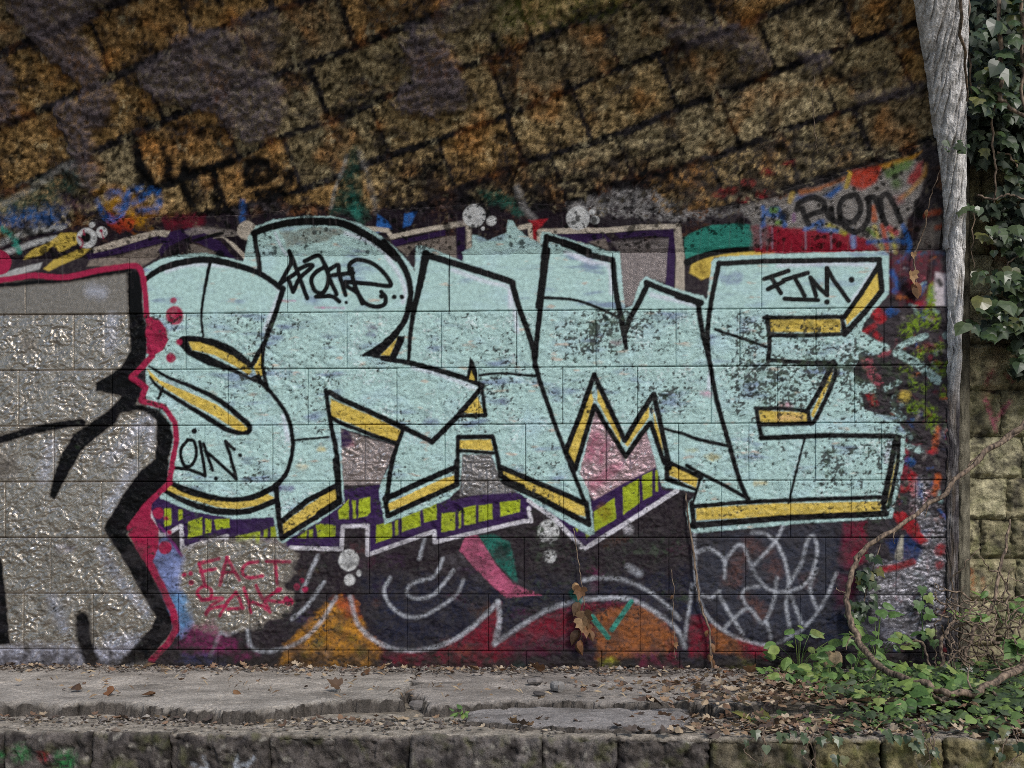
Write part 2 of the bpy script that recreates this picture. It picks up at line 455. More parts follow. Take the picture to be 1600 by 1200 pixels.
seg('B3', 10, lin(140, 136, 134), 1040, 270, 1080, 400, 1170, 510, soft=6, a=0.7, blot=0.3)
poly(P('B3', 1130, 520, 1280, 510, 1210, 590, 1200, 690, 1160, 690, 1150, 560), RED * .9, soft=3, blot=0.2)
stroke(P('B3', 1060, 580, 1140, 560, 1150, 690), 7, CREAM, sm=False, soft=2)
seg('B3', 8, CREAM, 1215, 690, 1215, 610, 1600, 600, sm=False, soft=2)
poly(P('B3', 1300, 630, 1620, 625, 1640, 700, 1500, 700), PURP * .8, soft=2)
seg('B4', 8, CREAM, 0, 605, 330, 600, 600, 575, 880, 570, sm=False, soft=2, blot=0.15)
poly(P('B4', 0, 630, 320, 620, 380, 690, 200, 690, 0, 660), PURP * .8, soft=2)
poly(P('B4', 400, 620, 860, 585, 870, 660, 700, 640, 440, 660), PURP * .8, soft=2, blot=0.2)
poly(P('B4', 380, 690, 500, 680, 850, 660, 840, 1020, 640, 960, 540, 1190, 470, 1190, 440, 760), lin(120, 112, 110), soft=5, blot=0.15, **{'met': 0.6, 'rough': 0.4})
poly(P('B4', 200, 690, 330, 660, 360, 760), lin(120, 108, 100), soft=3)
seg('B4', (11, 14), PURP * .8, 855, 620, 840, 900, 830, 1060, sm=False, soft=2)
seg('B4', (11, 15), CREAM * .8, 890, 570, 915, 800, 910, 1090, sm=False, soft=2, blot=0.15)
for q in [(115, 505, 18.5), (225, 457, 5), (247, 520, 7)]:
    disc('B4', q[0], q[1], q[2], WHITE * .84, blot=0.06)
# right: teal hump, yellow band, crimson, silver with colours, tag
poly(P('B4', 940, 660, 1000, 620, 1150, 560, 1350, 545, 1600, 570, 1640, 720, 1400, 740, 1160, 770, 960, 840), TEAL * .85, sm=False, soft=3, rag=1)
poly(P('B4', 985, 930, 1000, 860, 1080, 820, 1300, 780, 1640, 745, 1660, 800, 1180, 810, 1150, 960, 1080, 985), YEL * .9, soft=3, rag=1)
disc('B4', 1085, 900, 11, lin(96, 74, 20), soft=8, big=5, a=0.7, blot=0.4)
seg('B4', (12, 5), INK, 970, 850, 1060, 810, 1200, 770, 1400, 745, 1700, 735, soft=2.5)
poly(P('B5', -120, 400, 200, 350, 700, 180, 1280, 40, 1330, 100, 1300, 300, 1180, 520, 1100, 780, 900, 760, 240, 600, -20, 560), lin(150, 144, 140), soft=6, big=4, blot=0.1, met=0.6, rough=0.4)
poly(P('B5', -40, 560, 130, 560, 400, 590, 700, 620, 860, 660, 1000, 770, 400, 775, 0, 780), lin(140, 26, 44), soft=5, big=2, a=0.95)
poly(P('B5', -40, 540, 100, 560, 120, 720, -40, 740), lin(96, 100, 100), soft=8, big=4, a=0.7, blot=0.2)
poly(P('B5', 330, 290, 480, 260, 720, 170, 700, 210, 500, 290, 350, 330), ORNG, soft=5, big=2, a=0.9, blot=0.1)
poly(P('B5', 740, 150, 990, 90, 950, 220, 830, 290, 740, 240), lin(176, 52, 28), soft=6, big=2, a=0.95, blot=0.1)
seg('B5', 7, lin(190, 160, 60), 740, 160, 710, 260, soft=3, a=0.8)
poly(P('B5', 970, 90, 1200, 20, 1300, -20, 1240, 40, 1000, 130), lin(180, 130, 44), soft=5, a=0.85)
poly(P('B5', 1000, 130, 1170, 50, 1230, 60, 1200, 130, 1030, 200), GREEN, soft=7, big=3, a=0.9, blot=0.15)
poly(P('B5', 1200, 170, 1270, 70, 1310, 60, 1310, 170, 1230, 240, 1190, 230), lin(150, 30, 34), soft=6, big=2, a=0.9, blot=0.1)
seg('B5', 7, lin(180, 130, 44), 1330, 90, 1310, 180, 1200, 300, 1130, 350, soft=5, a=0.7, blot=0.2)
poly(P('B5', 530, 330, 660, 240, 680, 270, 590, 350), BLUE * .8, soft=6, a=0.9)
poly(P('B5', 300, 370, 330, 330, 460, 320, 400, 350), BLUE * .7, soft=6, a=0.7)
poly(P('B5', 1080, 340, 1160, 310, 1160, 380, 1100, 400), lin(170, 70, 80), soft=8, a=0.5, blot=0.3)
disc('B5', 1100, 230, 9, GREEN * .6, soft=9, a=0.8)
for xy, c in [((930, 570, 990, 740), lin(196, 180, 90)), ((990, 560, 1030, 740), lin(190, 74, 34)), ((1060, 600, 1100, 770), lin(176, 168, 60)), ((880, 590, 930, 640), lin(120, 150, 60)),
              ((880, 690, 1050, 680, 1200, 690), BLUE * .8), ((1150, 560, 1190, 650, 1210, 720, 1180, 800, 1110, 850), BLUE), ((570, 560, 700, 620), lin(170, 160, 50)),
              ((1040, 580, 1100, 620), lin(180, 60, 70)), ((920, 420, 930, 520), lin(186, 90, 40)), ((60, 420, 60, 560), BLUE), ((230, 560, 170, 430, 90, 470, 220, 490), BLUE),
              ((390, 590, 520, 530, 500, 590, 640, 600), BLUE), ((760, 650, 770, 720), lin(110, 140, 190)), ((130, 440, 160, 440), lin(100, 140, 30)), ((170, 540, 190, 540), lin(110, 150, 40)),
              ((290, 310, 270, 370), lin(190, 160, 80)), ((300, 480, 300, 520), lin(130, 90, 130))]:
    seg('B5', R.uniform(6, 9), c, *xy, soft=4, rag=1.2, a=0.85, blot=0.15)
for x in (40, 130, 390, 590, 760):
    seg('B5', 2.5, lin(150, 160, 180), x, 580, x + 4, 740, soft=3, a=0.45)
TAGK = lin(24, 23, 25)
for xy in [(325, 440, 345, 385, 440, 342, 525, 370, 535, 440, 460, 465, 400, 490), (365, 430, 385, 490, 415, 550), (540, 430, 590, 510, 680, 545), (590, 430, 600, 500),
           (780, 320, 690, 350, 655, 430, 680, 515, 750, 535, 808, 480, 822, 400, 790, 330), (885, 345, 885, 490, 840, 580, 770, 612, 700, 570),
           (870, 350, 930, 345, 965, 430, 1020, 550), (985, 440, 980, 350, 1030, 318, 1080, 400, 1135, 530)]:
    seg('B5', 9, TAGK, *xy, soft=2, rag=0.6, a=0.95, blot=0.06)
disc('B5', 1280, 465, 9.5, INK, ry=9, soft=4)
poly(P('D1', 620, -60, 760, -60, 800, 560, 840, 900, 600, 900, 640, 560, 600, 420, 640, 200), lin(38, 34, 38), soft=14, big=6, a=0.8, blot=0.2)
poly(P('D1', 600, 700, 820, 620, 830, 900, 560, 940), lin(104, 98, 92), soft=10, big=5, a=0.75, blot=0.4)
seg('D1', 7, lin(150, 66, 34), 660, 590, 740, 560, 780, 560, soft=6, a=0.8, blot=0.3)
seg('D1', 7, lin(150, 66, 34), 760, 710, 820, 700, soft=5, a=0.8, blot=0.3)
seg('D1', 5, lin(60, 110, 150), 560, 980, 700, 960, 830, 960, soft=5, a=0.7, blot=0.2)

# ---- the right hand fringe of the wall: peeled paint, moss, splashes
poly(P('P', 1385, 395, 1500, 390, 1500, 1060, 1300, 1060, 1310, 820, 1395, 800, 1340, 560), lin(58, 52, 56), soft=10, big=8, a=0.75, blot=0.3)
poly(P('D2', 290, -260, 520, -200, 760, -260, 830, 0, 700, 260, 420, 260, 290, 120), lin(92, 36, 48), soft=10, big=8, a=0.8, blot=0.4)
for xy, w, c in [((330, -60, 380, 60, 360, 120), 9, BLUE * .8), ((420, 0, 440, 100, 520, 180, 620, 120, 680, 0, 720, -200), 10, INK), ((330, 200, 470, 190), 8, INK), ((600, 140, 640, 60), 8, BLUE * .8),
                 ((740, 80, 700, 200, 620, 260), 8, BLUE * .6), ((560, 250, 640, 240), 10, RED * .8), ((300, 330, 330, 320), 12, BLUE * .7), ((180, 330, 220, 380), 18, RED), ((160, 460, 60, 520), 9, RED * .8),
                 ((170, 540, 210, 590), 8, RED), ((80, 760, 130, 900, 200, 1000), 16, lin(150, 74, 84)), ((230, 720, 280, 700), 12, lin(160, 80, 90)), ((120, 1120, 160, 1200), 12, RED * .8),
                 ((720, 80, 710, 240), 12, lin(132, 160, 40)), ((700, 760, 760, 820), 8, lin(130, 50, 60)), ((660, 640, 700, 660), 10, lin(120, 56, 60))]:
    seg('D2', w, c, *xy, soft=5, rag=1.5, a=0.9, blot=0.3)
poly(P('D2', 750, -60, 850, -40, 850, 270, 720, 270), lin(196, 186, 190), soft=5, a=0.95, blot=0.1)
seg('D2', 8, INK, 780, 20, 800, 60, soft=5, a=0.9)
MOSSM = np.zeros((CHH, CW), np.float32)
FR = [RED * .8, BLUE * .7, lin(150, 74, 84), lin(120, 112, 110), INK, lin(150, 84, 44), lin(170, 160, 160), NAVY, lin(96, 40, 52), lin(96, 92, 88), MINT * .8]
for _ in range(230):
    u_ = R.uniform(1392, 1482); v_ = R.uniform(395, 860) if _ % 4 else R.uniform(860, 1030)
    if v_ < 660 and u_ < 1400 and R.random() < .6: continue
    a_ = R.uniform(-.9, 2.2); L_ = R.uniform(3, 16)
    seg('P', R.uniform(2, 7), R.choice(FR), u_, v_, u_ + L_ * math.cos(a_), v_ + L_ * math.sin(a_), soft=4, rag=2.2, a=R.uniform(.5, .9), blot=0.45)
for cr, xy in [('D2', (520, 380, 700, 260, 790, 420, 640, 500)), ('D2', (660, 180, 740, 200, 720, 300, 640, 300)), ('D2', (430, 840, 520, 850, 480, 920, 420, 890)), ('D2', (700, 820, 840, 780, 850, 900, 760, 920)),
               ('D2', (740, 640, 840, 620, 830, 700, 740, 720)), ('D2', (420, 460, 560, 420, 560, 560, 420, 560)), ('D2', (520, 700, 640, 660, 620, 780, 520, 740)), ('D2', (480, 900, 560, 1000, 700, 1000, 640, 1080, 480, 1040)),
               ('P', (1440, 630, 1462, 640, 1464, 670, 1450, 668)), ('P', (1425, 620, 1440, 640, 1430, 650, 1420, 640)), ('D2', (780, 1060, 850, 1050, 840, 1110, 780, 1110))]:
    m0 = MINTM.copy(); MINTM[:] = 0
    poly(P(cr, *xy), lin(112, 136, 38), sm=True, soft=9, big=7, rag=2, a=0.95, rough=0.9, mint=1, blot=0.75)
    np.maximum(MOSSM, MINTM, out=MOSSM); MINTM[:] = m0
disc('D2', 450, 1130, 10, YEL * .9, soft=6, big=3, blot=0.2)
for xy, w, c in [((1412, 690, 1414, 720, 1412, 745), 12, lin(120, 30, 44)), ((1418, 720, 1424, 722), 12, BLUE * .7), ((1425, 745, 1430, 770), 13, RED), ((1436, 760, 1440, 775), 11, BLUE), ((1466, 745, 1460, 770), 10, lin(186, 90, 40)),
                 ((1466, 670, 1460, 700), 8, lin(170, 86, 50)), ((1452, 705, 1462, 704), 8, RED), ((1410, 765, 1430, 762), 8, RED * .9), ((1450, 770, 1446, 790), 9, RED * .8), ((1428, 790, 1426, 815), 10, lin(90, 34, 44))]:
    seg('P', w, c, *np.array(xy, float), soft=5, rag=1.5, a=0.9, blot=0.35)
seg('P', 26, lin(170, 166, 170), 1440, 760, 1440, 800, soft=14, rag=3, a=0.8, blot=0.6, met=0.7, rough=0.35)
# lower right: silver, red, blue
poly(P('A9', 860, 260, 1130, 200, 1240, 200, 1250, 420, 1200, 560, 1000, 620, 850, 580, 830, 420), lin(150, 148, 154), soft=20, big=16, a=0.9, blot=0.45, met=0.75, rough=0.33)
poly(P('A9', 1100, 60, 1230, 40, 1240, 200, 1120, 180), lin(140, 138, 144), soft=14, big=9, a=0.8, blot=0.4, met=0.7, rough=0.35)
poly(P('A9', 995, 20, 1040, 10, 1100, 60, 1150, 150, 1120, 170, 1060, 110, 1010, 70), RED * .9, soft=4, big=3, blot=0.12)
poly(P('A9', 960, 150, 1060, 120, 1130, 180, 1110, 240, 1000, 240), lin(34, 54, 98), soft=7, big=3, a=0.9, blot=0.2)
seg('A9', (4, 12), lin(200, 192, 170), 1035, 130, 1020, 220, soft=4, a=0.9)
seg('A9', 10, RED * .85, 930, 285, 1010, 270, 1085, 245, soft=4, blot=0.2)
for q in [(1215, 190, 9), (1210, 260, 6)]:
    disc('A9', q[0], q[1], q[2], RED * .8, soft=6, blot=0.3, big=2)
poly(P('A9', 770, 70, 870, 60, 870, 250, 780, 280, 740, 240), lin(120, 26, 50), soft=8, big=5, a=0.9, blot=0.2)
poly(P('A9', 740, 300, 860, 330, 800, 440, 720, 470), lin(120, 30, 52), soft=10, big=7, a=0.75, blot=0.4)
poly(P('A9', 640, 440, 900, 470, 1000, 560, 900, 640, 640, 620), NAVY * 1.2, soft=18, big=10, a=0.7, blot=0.3)

# ---- lower zone: navy shading, orange and red flames, white outlines
poly(P('P', 560, 900, 800, 905, 1020, 900, 1320, 830, 1340, 1000, 1000, 1045, 600, 1045), NAVY, soft=24, big=14, a=0.6, blot=0.3)
poly(P('P', 1085, 835, 1310, 815, 1290, 980, 1180, 1000, 1100, 940), lin(58, 60, 70), soft=14, big=8, a=0.85, blot=0.2)
for q in [(330, 180), (420, 200), (250, 320), (440, 280), (330, 430), (600, 330), (380, 480), (280, 250)]:
    disc('A9', q[0], q[1], R.uniform(8, 15), lin(104, 66, 50), soft=14, big=8, a=0.5, blot=0.4)
poly(P('A8', 30, 400, 100, 540, 200, 640, 300, 660, 430, 655, 570, 595, 680, 500, 735, 440, 745, 520, 725, 625, 850, 545, 960, 480, 1090, 440, 1360, 430, 1380, 460, 1180, 470, 1180, 600, 1100, 640, 900, 690, 700, 740, 380, 750, 180, 700, 60, 560),
     lin(118, 30, 44), soft=9, big=6, a=0.93, blot=0.28)
poly(P('A8', 800, 620, 1180, 560, 1180, 760, 760, 760), lin(56, 30, 46), soft=20, big=12, a=0.8, blot=0.2)
poly(P('A8', 1180, 480, 1380, 430, 1480, 500, 1570, 600, 1540, 690, 1380, 690, 1190, 730), lin(146, 88, 48), soft=8, big=5, a=0.95, blot=0.22)
poly(P('A8', 1370, 690, 1560, 670, 1580, 740, 1400, 740), lin(122, 40, 62), soft=9, big=6, a=0.9, blot=0.2)
disc('A8', 1250, 720, 17, lin(150, 150, 50), ry=9, soft=9, big=5, blot=0.25)
poly(P('A8', -260, 640, -60, 440, 10, 410, 70, 440, 130, 570, 210, 660, 160, 740, -300, 760), lin(176, 122, 42), soft=9, big=6, a=0.93, blot=0.24)
poly(P('A8', -40, 420, 60, 410, 100, 500, 40, 500), lin(176, 74, 40), soft=10, big=4, a=0.8, blot=0.1)
for q in [(0, 560), (60, 600), (100, 660), (-100, 620), (-160, 680)]:
    disc('A8', q[0], q[1], R.uniform(6, 11), lin(100, 92, 34), soft=9, big=6, a=0.8, blot=0.4)
poly(P('A8', 840, 700, 1180, 640, 1170, 770, 700, 780), lin(40, 34, 44), soft=14, big=8, a=0.7, blot=0.2)
disc('A8', 830, 735, 9, TEAL * .7, soft=8, a=0.6, blot=0.3)
poly(P('A9', 50, 500, 90, 490, 150, 540, 140, 700, 50, 680), lin(116, 28, 44), soft=7, big=4, blot=0.22)
poly(P('A9', 155, 540, 320, 620, 300, 680, 160, 660), lin(146, 88, 46), soft=9, big=4, a=0.9, blot=0.25)
poly(P('A9', 280, 610, 430, 640, 420, 690, 300, 690), lin(140, 34, 52), soft=9, big=4, a=0.8, blot=0.2)
disc('A9', 300, 740, 24, lin(92, 92, 40), ry=14, soft=14, big=8, blot=0.4)
for _ in range(70):
    u_, v_ = R.uniform(460, 1100), R.uniform(842, 1035)
    disc('P', u_, v_, R.uniform(5, 20), R.choice([lin(70, 44, 74), lin(44, 50, 74), lin(96, 66, 46), lin(92, 36, 62), lin(86, 82, 86), lin(26, 22, 28)]), ry=R.uniform(3, 10), soft=12, big=9, rag=2, a=R.uniform(.25, .6), blot=0.55)
# pink petal and teal
poly(P('B7', 1230, 590, 1350, 570, 1480, 640, 1510, 750, 1550, 970, 1430, 850, 1320, 730), TEAL * .55, soft=4, rag=1.2, blot=0.3)
disc('B7', 1420, 700, 10, INK, soft=10, big=5, a=0.8, blot=0.2)
poly(P('P', 728, 836, 718, 860, 740, 886, 770, 916, 790, 934, 846, 930, 800, 910, 776, 884, 762, 860, 746, 836), PINK, soft=2, rag=0.8)
SW = lin(180, 183, 190)
WS = dict(soft=4.5, rag=1.1, a=0.88, blot=0.22)
for xy in [(395, 140, 370, 230), (480, 230, 440, 310, 340, 345, 312, 385, 350, 415, 430, 400, 480, 350, 530, 285), (235, 320, 208, 375, 230, 440, 290, 490, 370, 500, 450, 465, 540, 400, 575, 330)]:
    seg('A8', 4.6, SW, *xy, **WS)
stroke(P('A8', 50, 410, 90, 540, 180, 620, 290, 655, 430, 645, 560, 590, 680, 490, 735, 430), 6.5, SW, **WS)
stroke(P('A8', 735, 430, 742, 520, 720, 625), (6, 8), SW, **WS)
stroke(P('A8', 720, 625, 830, 550, 950, 475, 1080, 432, 1200, 415, 1350, 420, 1480, 490, 1565, 560, 1600, 640), 6.5, SW, **WS)
seg('A8', 5.5, SW, 1130, 330, 1200, 320, 1320, 330, 1430, 380, 1510, 440, 1575, 510, **WS)
seg('A8', 9, SW, 1340, 270, 1390, 300, soft=8, a=0.7, blot=0.3)
seg('A8', (9, 8), TEAL * 1.05, 1170, 500, 1245, 595, sm=False, soft=2)
seg('A8', 8, TEAL * 1.05, 1262, 560, 1352, 430, sm=False, soft=2)
seg('A8', 10, TEAL, 1080, 390, 1110, 430, soft=5, a=0.9)
for xy in [(1555, 410, 1480, 530, 1380, 620, 1250, 660, 1165, 640, 1145, 540), (1470, 220, 1400, 380), (1500, 340, 1420, 450, 1350, 510), (1020, 570, 975, 680), (1000, 560, 1060, 580, 1130, 540)]:
    seg('A7', 5.5, SW, *xy, **WS)
for xy in [(75, 100, 75, 200, 90, 380, 130, 490, 220, 570, 330, 615, 430, 630, 520, 590, 600, 530, 680, 420, 730, 300), (65, 350, 30, 600), (90, 200, 150, 185, 210, 240, 215, 320),
           (215, 240, 290, 165, 350, 290, 400, 360, 480, 385, 590, 345, 640, 220, 630, 130, 595, 150, 570, 250, 520, 340), (350, 260, 450, 150, 490, 60), (450, 150, 490, 230, 510, 330, 500, 450, 520, 580),
           (340, 110, 400, 115, 450, 150), (190, 400, 240, 490, 300, 580), (215, 550, 320, 460, 390, 530, 440, 430, 455, 320), (320, 460, 295, 400, 320, 365, 370, 360), (410, 530, 430, 600), (520, 400, 570, 530),
           (640, 280, 610, 370, 640, 460), (110, 400, 150, 410, 190, 380)]:
    seg('A9', 4.6, SW, *xy, **WS)
for cr, x, y, r, ry in [('B7', 225, 775, 16, 17), ('B7', 232, 930, 8.5, 9), ('B7', 305, 878, 4, 5), ('B8', 285, 555, 17, 19), ('B8', 295, 745, 10.5, 11)]:
    disc(cr, x, y, r, WHITE * .85, ry=ry, soft=2.5, blot=0.2)
disc('B7', 215, 780, 9, lin(110, 110, 110), soft=8, big=4, a=0.6, blot=0.4)

# ---- purple train with lime windows, white keyline
poly(P('P', 240, 770, 430, 730, 540, 765, 594, 757, 700, 700, 704, 783, 766, 768, 800, 764, 880, 760, 926, 782, 1022, 727, 1034, 765, 1058, 768, 914, 858, 866, 810, 832, 788, 828, 812, 735, 835,
         679, 847, 678, 830, 574, 868, 574, 822, 535, 824, 533, 858, 440, 858, 354, 838, 286, 858, 284, 822, 250, 838, 236, 800), PURP, soft=2, rag=0.8)
LW = [('B6', 285, 275, 340, 270, 340, 400, 285, 415), ('B6', 395, 280, 430, 280, 430, 350, 395, 370), ('B6', 470, 375, 580, 340, 580, 480, 470, 505), ('B6', 605, 350, 655, 360, 650, 460, 605, 470),
      ('B6', 670, 360, 795, 350, 795, 420, 690, 440), ('B6', 840, 490, 1030, 450, 1030, 550, 840, 560), ('B6', 1060, 440, 1090, 430, 1090, 500, 1060, 500), ('B6', 1115, 420, 1150, 410, 1170, 500, 1115, 500),
      ('B6', 1320, 500, 1400, 440, 1390, 505), ('B6', 1415, 440, 1445, 430, 1445, 500, 1415, 500), ('B6', 1470, 400, 1600, 400, 1600, 490, 1480, 500), ('B7', 0, 490, 120, 510, 120, 590, 0, 600),
      ('B7', 140, 390, 225, 300, 225, 455, 150, 455), ('B7', 250, 310, 280, 310, 280, 450, 260, 450), ('B7', 305, 300, 390, 280, 395, 400, 370, 430, 300, 445), ('B7', 440, 500, 560, 480, 565, 600, 435, 645),
      ('B7', 585, 465, 610, 460, 610, 580, 590, 585), ('B7', 640, 440, 780, 390, 785, 510, 640, 555), ('B7', 800, 370, 910, 320, 910, 460, 815, 480), ('B7', 950, 410, 1055, 400, 1055, 540, 948, 558),
      ('B7', 1080, 400, 1100, 390, 1100, 520, 1088, 525), ('B7', 1120, 370, 1215, 350, 1215, 490, 1125, 505), ('B7', 1240, 350, 1345, 335, 1350, 455, 1240, 475), ('B7', 1405, 325, 1565, 305, 1560, 400, 1410, 435),
      ('B8', 640, 400, 800, 290, 815, 450, 640, 560), ('B8', 865, 210, 990, 140, 995, 330, 870, 420), ('B8', 1015, 120, 1095, 80, 1095, 270, 1025, 310), ('B8', 1120, 80, 1140, 70, 1140, 240, 1120, 240),
      ('B8', 490, 520, 520, 530, 510, 560), ('B8', 575, 565, 615, 580, 580, 605)]
for w in LW:
    poly(P(w[0], *w[1:]), LIME * R.uniform(0.85, 1.05), soft=1.8, rag=0.8, blot=0.06)
disc('B8', 720, 400, 13, lin(120, 84, 30), soft=10, big=4, a=0.6, blot=0.3)
KW = dict(sm=False, soft=1.8, rag=0.6, blot=0.05)
WK = lin(204, 200, 206)
stroke(P('B6', 165, 295, 240, 480, 290, 480, 415, 408, 425, 590, 770, 488, 770, 570), 6.5, WK, **KW)
stroke(np.vstack([P('B6', 1270, 580, 1600, 588), P('B7', 170, 690, 175, 515, 370, 505, 372, 735, 892, 550, 897, 635, 1150, 575, 1600, 470), P('B8', 148, 470, 130, 370)]), 6.5, WK, **KW)
stroke(P('B8', 130, 310, 330, 450, 560, 690, 900, 480, 1290, 232), 7, WK, **KW)
disc('B8', 910, 540, 8, WK, soft=5, a=0.7, blot=0.2)

# ---- grey-silver patches seen between the letters
for cr, xy, c in [('A5', (-10, 830, 120, 870, 260, 910, 190, 1085, 20, 1090), lin(150, 138, 134)), ('A5', (560, 940, 720, 940, 740, 1060, 860, 1120, 720, 1130, 560, 1140), lin(128, 124, 122)),
                  ('A5', (1090, 1040, 1185, 735, 1325, 970, 1420, 840, 1480, 1000, 1300, 1090, 1180, 1160), lin(166, 140, 144))]:
    poly(P(cr, *xy), c, soft=3, met=0.6, rough=0.36, blot=0.05)
for cr, xy, w in [('A5', (1190, 860, 1160, 960), 16), ('A5', (1260, 1020, 1180, 1090), 16), ('A5', (1230, 900, 1210, 980), 12), ('A5', (60, 900, 40, 900), 7), ('A5', (1300, 1000, 1290, 1010), 8)]:
    seg(cr, w, PINK * .85, *xy, soft=10, rag=2, a=0.7, blot=0.3)
disc('A5', 20, 875, 13, PURP * .8, soft=5, big=3, blot=0.15)
# the silver cloud with the raspberry tag
poly(P('B6', 430, 600, 640, 520, 900, 510, 1180, 520, 1300, 620, 1290, 760, 1200, 860, 1290, 960, 1260, 1060, 1180, 1120, 900, 1230, 620, 1240, 420, 1150, 380, 900, 360, 760), SILV, soft=12, big=7, blot=0.08, **AL_)
poly(P('A7', 690, 180, 760, 130, 850, 230, 830, 360, 860, 480, 900, 520, 840, 600, 800, 560, 740, 340), lin(124, 138, 186), soft=10, big=4, a=0.9, blot=0.1)
poly(P('A7', 740, 380, 860, 400, 890, 520, 840, 560, 800, 500), lin(78, 128, 168), soft=12, big=5, a=0.8, blot=0.2)
poly(P('A7', 820, 640, 900, 540, 960, 510, 1060, 600, 1190, 690, 1060, 690, 900, 680), lin(118, 42, 84), soft=14, big=9, a=0.8, blot=0.35)
poly(P('A7', 830, 680, 960, 670, 1060, 690, 1060, 730, 850, 730), lin(62, 70, 110), soft=10, big=6, a=0.7, blot=0.3)
TG = lin(158, 34, 72)
for xy in [(560, 700, 710, 665), (555, 700, 575, 770, 600, 855), (565, 768, 680, 745), (775, 655, 745, 770, 720, 870), (775, 655, 820, 740, 870, 830), (740, 772, 830, 770), (1015, 688, 930, 705, 890, 765, 940, 812, 1050, 800),
           (1080, 684, 1260, 690), (1150, 690, 1165, 860), (575, 985, 540, 930, 590, 880, 650, 910, 640, 975, 580, 990), (570, 985, 740, 975, 650, 1030, 610, 1100), (610, 1090, 650, 1055, 760, 1030), (720, 1110, 780, 1000, 845, 930),
           (845, 930, 880, 1000, 890, 1050), (780, 1060, 900, 1050), (905, 890, 940, 1000, 960, 1085), (960, 1000, 1040, 1030, 1110, 1080), (1000, 875, 1040, 960, 1100, 1050), (1080, 990, 1160, 1000, 1270, 1010), (1075, 980, 1130, 940, 1190, 900)]:
    seg('B6', 6, TG, *xy, soft=2.5, rag=0.8, blot=0.1)
for q in [(440, 790, 4), (490, 780, 4), (495, 850, 4.5), (1360, 835, 4), (1320, 885, 5), (1385, 905, 5), (1175, 910, 5), (1260, 1000, 7), (1240, 985, 6)]:
    disc('B6', q[0], q[1], q[2], TG, soft=2.5)

# ---- the mint letters
OUT = [(222, 470), (224, 420), (250, 405), (280, 398), (320, 395), (340, 399), (380, 409), (388, 370), (400, 354), (428, 343), (480, 337), (520, 338), (560, 348), (580, 358), (608, 378), (628, 397), (640, 412),
       (648, 424), (650, 384), (660, 383), (690, 394), (724, 409), (722, 394), (738, 386), (738, 368), (746, 367), (762, 376), (792, 363), (794, 344), (800, 344), (809, 357), (826, 372), (843, 379), (846, 362), (856, 362),
       (880, 371), (920, 382), (948, 392), (968, 394), (974, 460), (976, 482), (988, 478), (1000, 440), (1010, 432), (1040, 446), (1080, 458), (1098, 462), (1104, 468), (1107, 455), (1112, 410), (1115, 404), (1130, 401),
       (1200, 397), (1380, 392), (1389, 398), (1389, 460), (1366, 484), (1350, 504), (1345, 520), (1386, 541), (1376, 553), (1342, 558), (1333, 580), (1345, 610), (1350, 640), (1385, 650), (1410, 650), (1406, 664), (1416, 678),
       (1411, 730), (1397, 795), (1393, 810), (1262, 817), (1087, 833), (1078, 829), (1072, 800), (1076, 786), (1090, 770), (1044, 762), (1034, 760), (1024, 722), (1009, 668), (978, 719), (930, 641), (906, 738), (920, 768),
       (929, 834), (922, 837), (872, 808), (800, 764), (783, 752), (776, 732), (768, 710), (722, 710), (719, 762), (700, 780), (606, 817), (601, 819), (592, 768), (596, 752), (612, 720), (620, 695), (532, 668), (534, 720),
       (538, 786), (500, 814), (441, 849), (433, 842), (428, 808), (368, 811), (300, 799), (250, 778), (230, 700), (228, 560)]
poly(OUT, MINT, soft=2.2, rag=1.2, mint=1, rough=0.42, blot=0.04)
# strokes of mint splashed to the right
for cr, xy, w in [('D2', (400, 660, 520, 600, 650, 550), 9), ('D2', (380, 720, 500, 780, 640, 870, 770, 980), 13), ('D2', (0, 520, 120, 600, 280, 670), 10), ('P', (1405, 690, 1425, 700, 1435, 705), 8),
                  ('D2', (270, 1060, 390, 1000), 8), ('P', (1395, 640, 1412, 652), 8), ('D2', (0, 1040, 130, 1060), 16)]:
    seg(cr, w, MINT, *xy, soft=3, rag=1.5, a=0.95, blot=0.3)

# worn roller marks, bruises and pale patches inside the mint
st = np.clip((perlin(gx / 62, gy / 15, 90) * 1.4 + 0.55 * perlin(gx / 24, gy / 6, 91)) * np.clip(.6 + 1.2 * FB90, 0, 1.4) - 0.2, 0, 1) * MINTM
ALB += (lin(104, 116, 152) - ALB) * (st * 0.75)[..., None]
st2 = np.clip(fbm(gx / 60, gy / 40, 94, 3) - 0.1, 0, 1) * MINTM
ALB += (lin(176, 204, 214) - ALB) * (st2 * 0.5)[..., None]
wear = np.clip(perlin(gx / 5, gy / 4.4, 98) + .6 * perlin(gx / 2.6, gy / 2.6, 99) + 0.8 * FB40 - 0.55, 0, 1) * MINTM * (gy < K4)
ALB += (lin(206, 218, 218) - ALB) * np.clip(wear * 1.1, 0, .75)[..., None]
st3 = np.clip(fbm(gx / 34, gy / 12, 97, 3) - 0.62, 0, 1) * MINTM * np.clip((gx - 300) / 300, 0, 1)
ALB += (lin(190, 168, 150) - ALB) * np.clip(st3 * 2.2, 0, .7)[..., None]
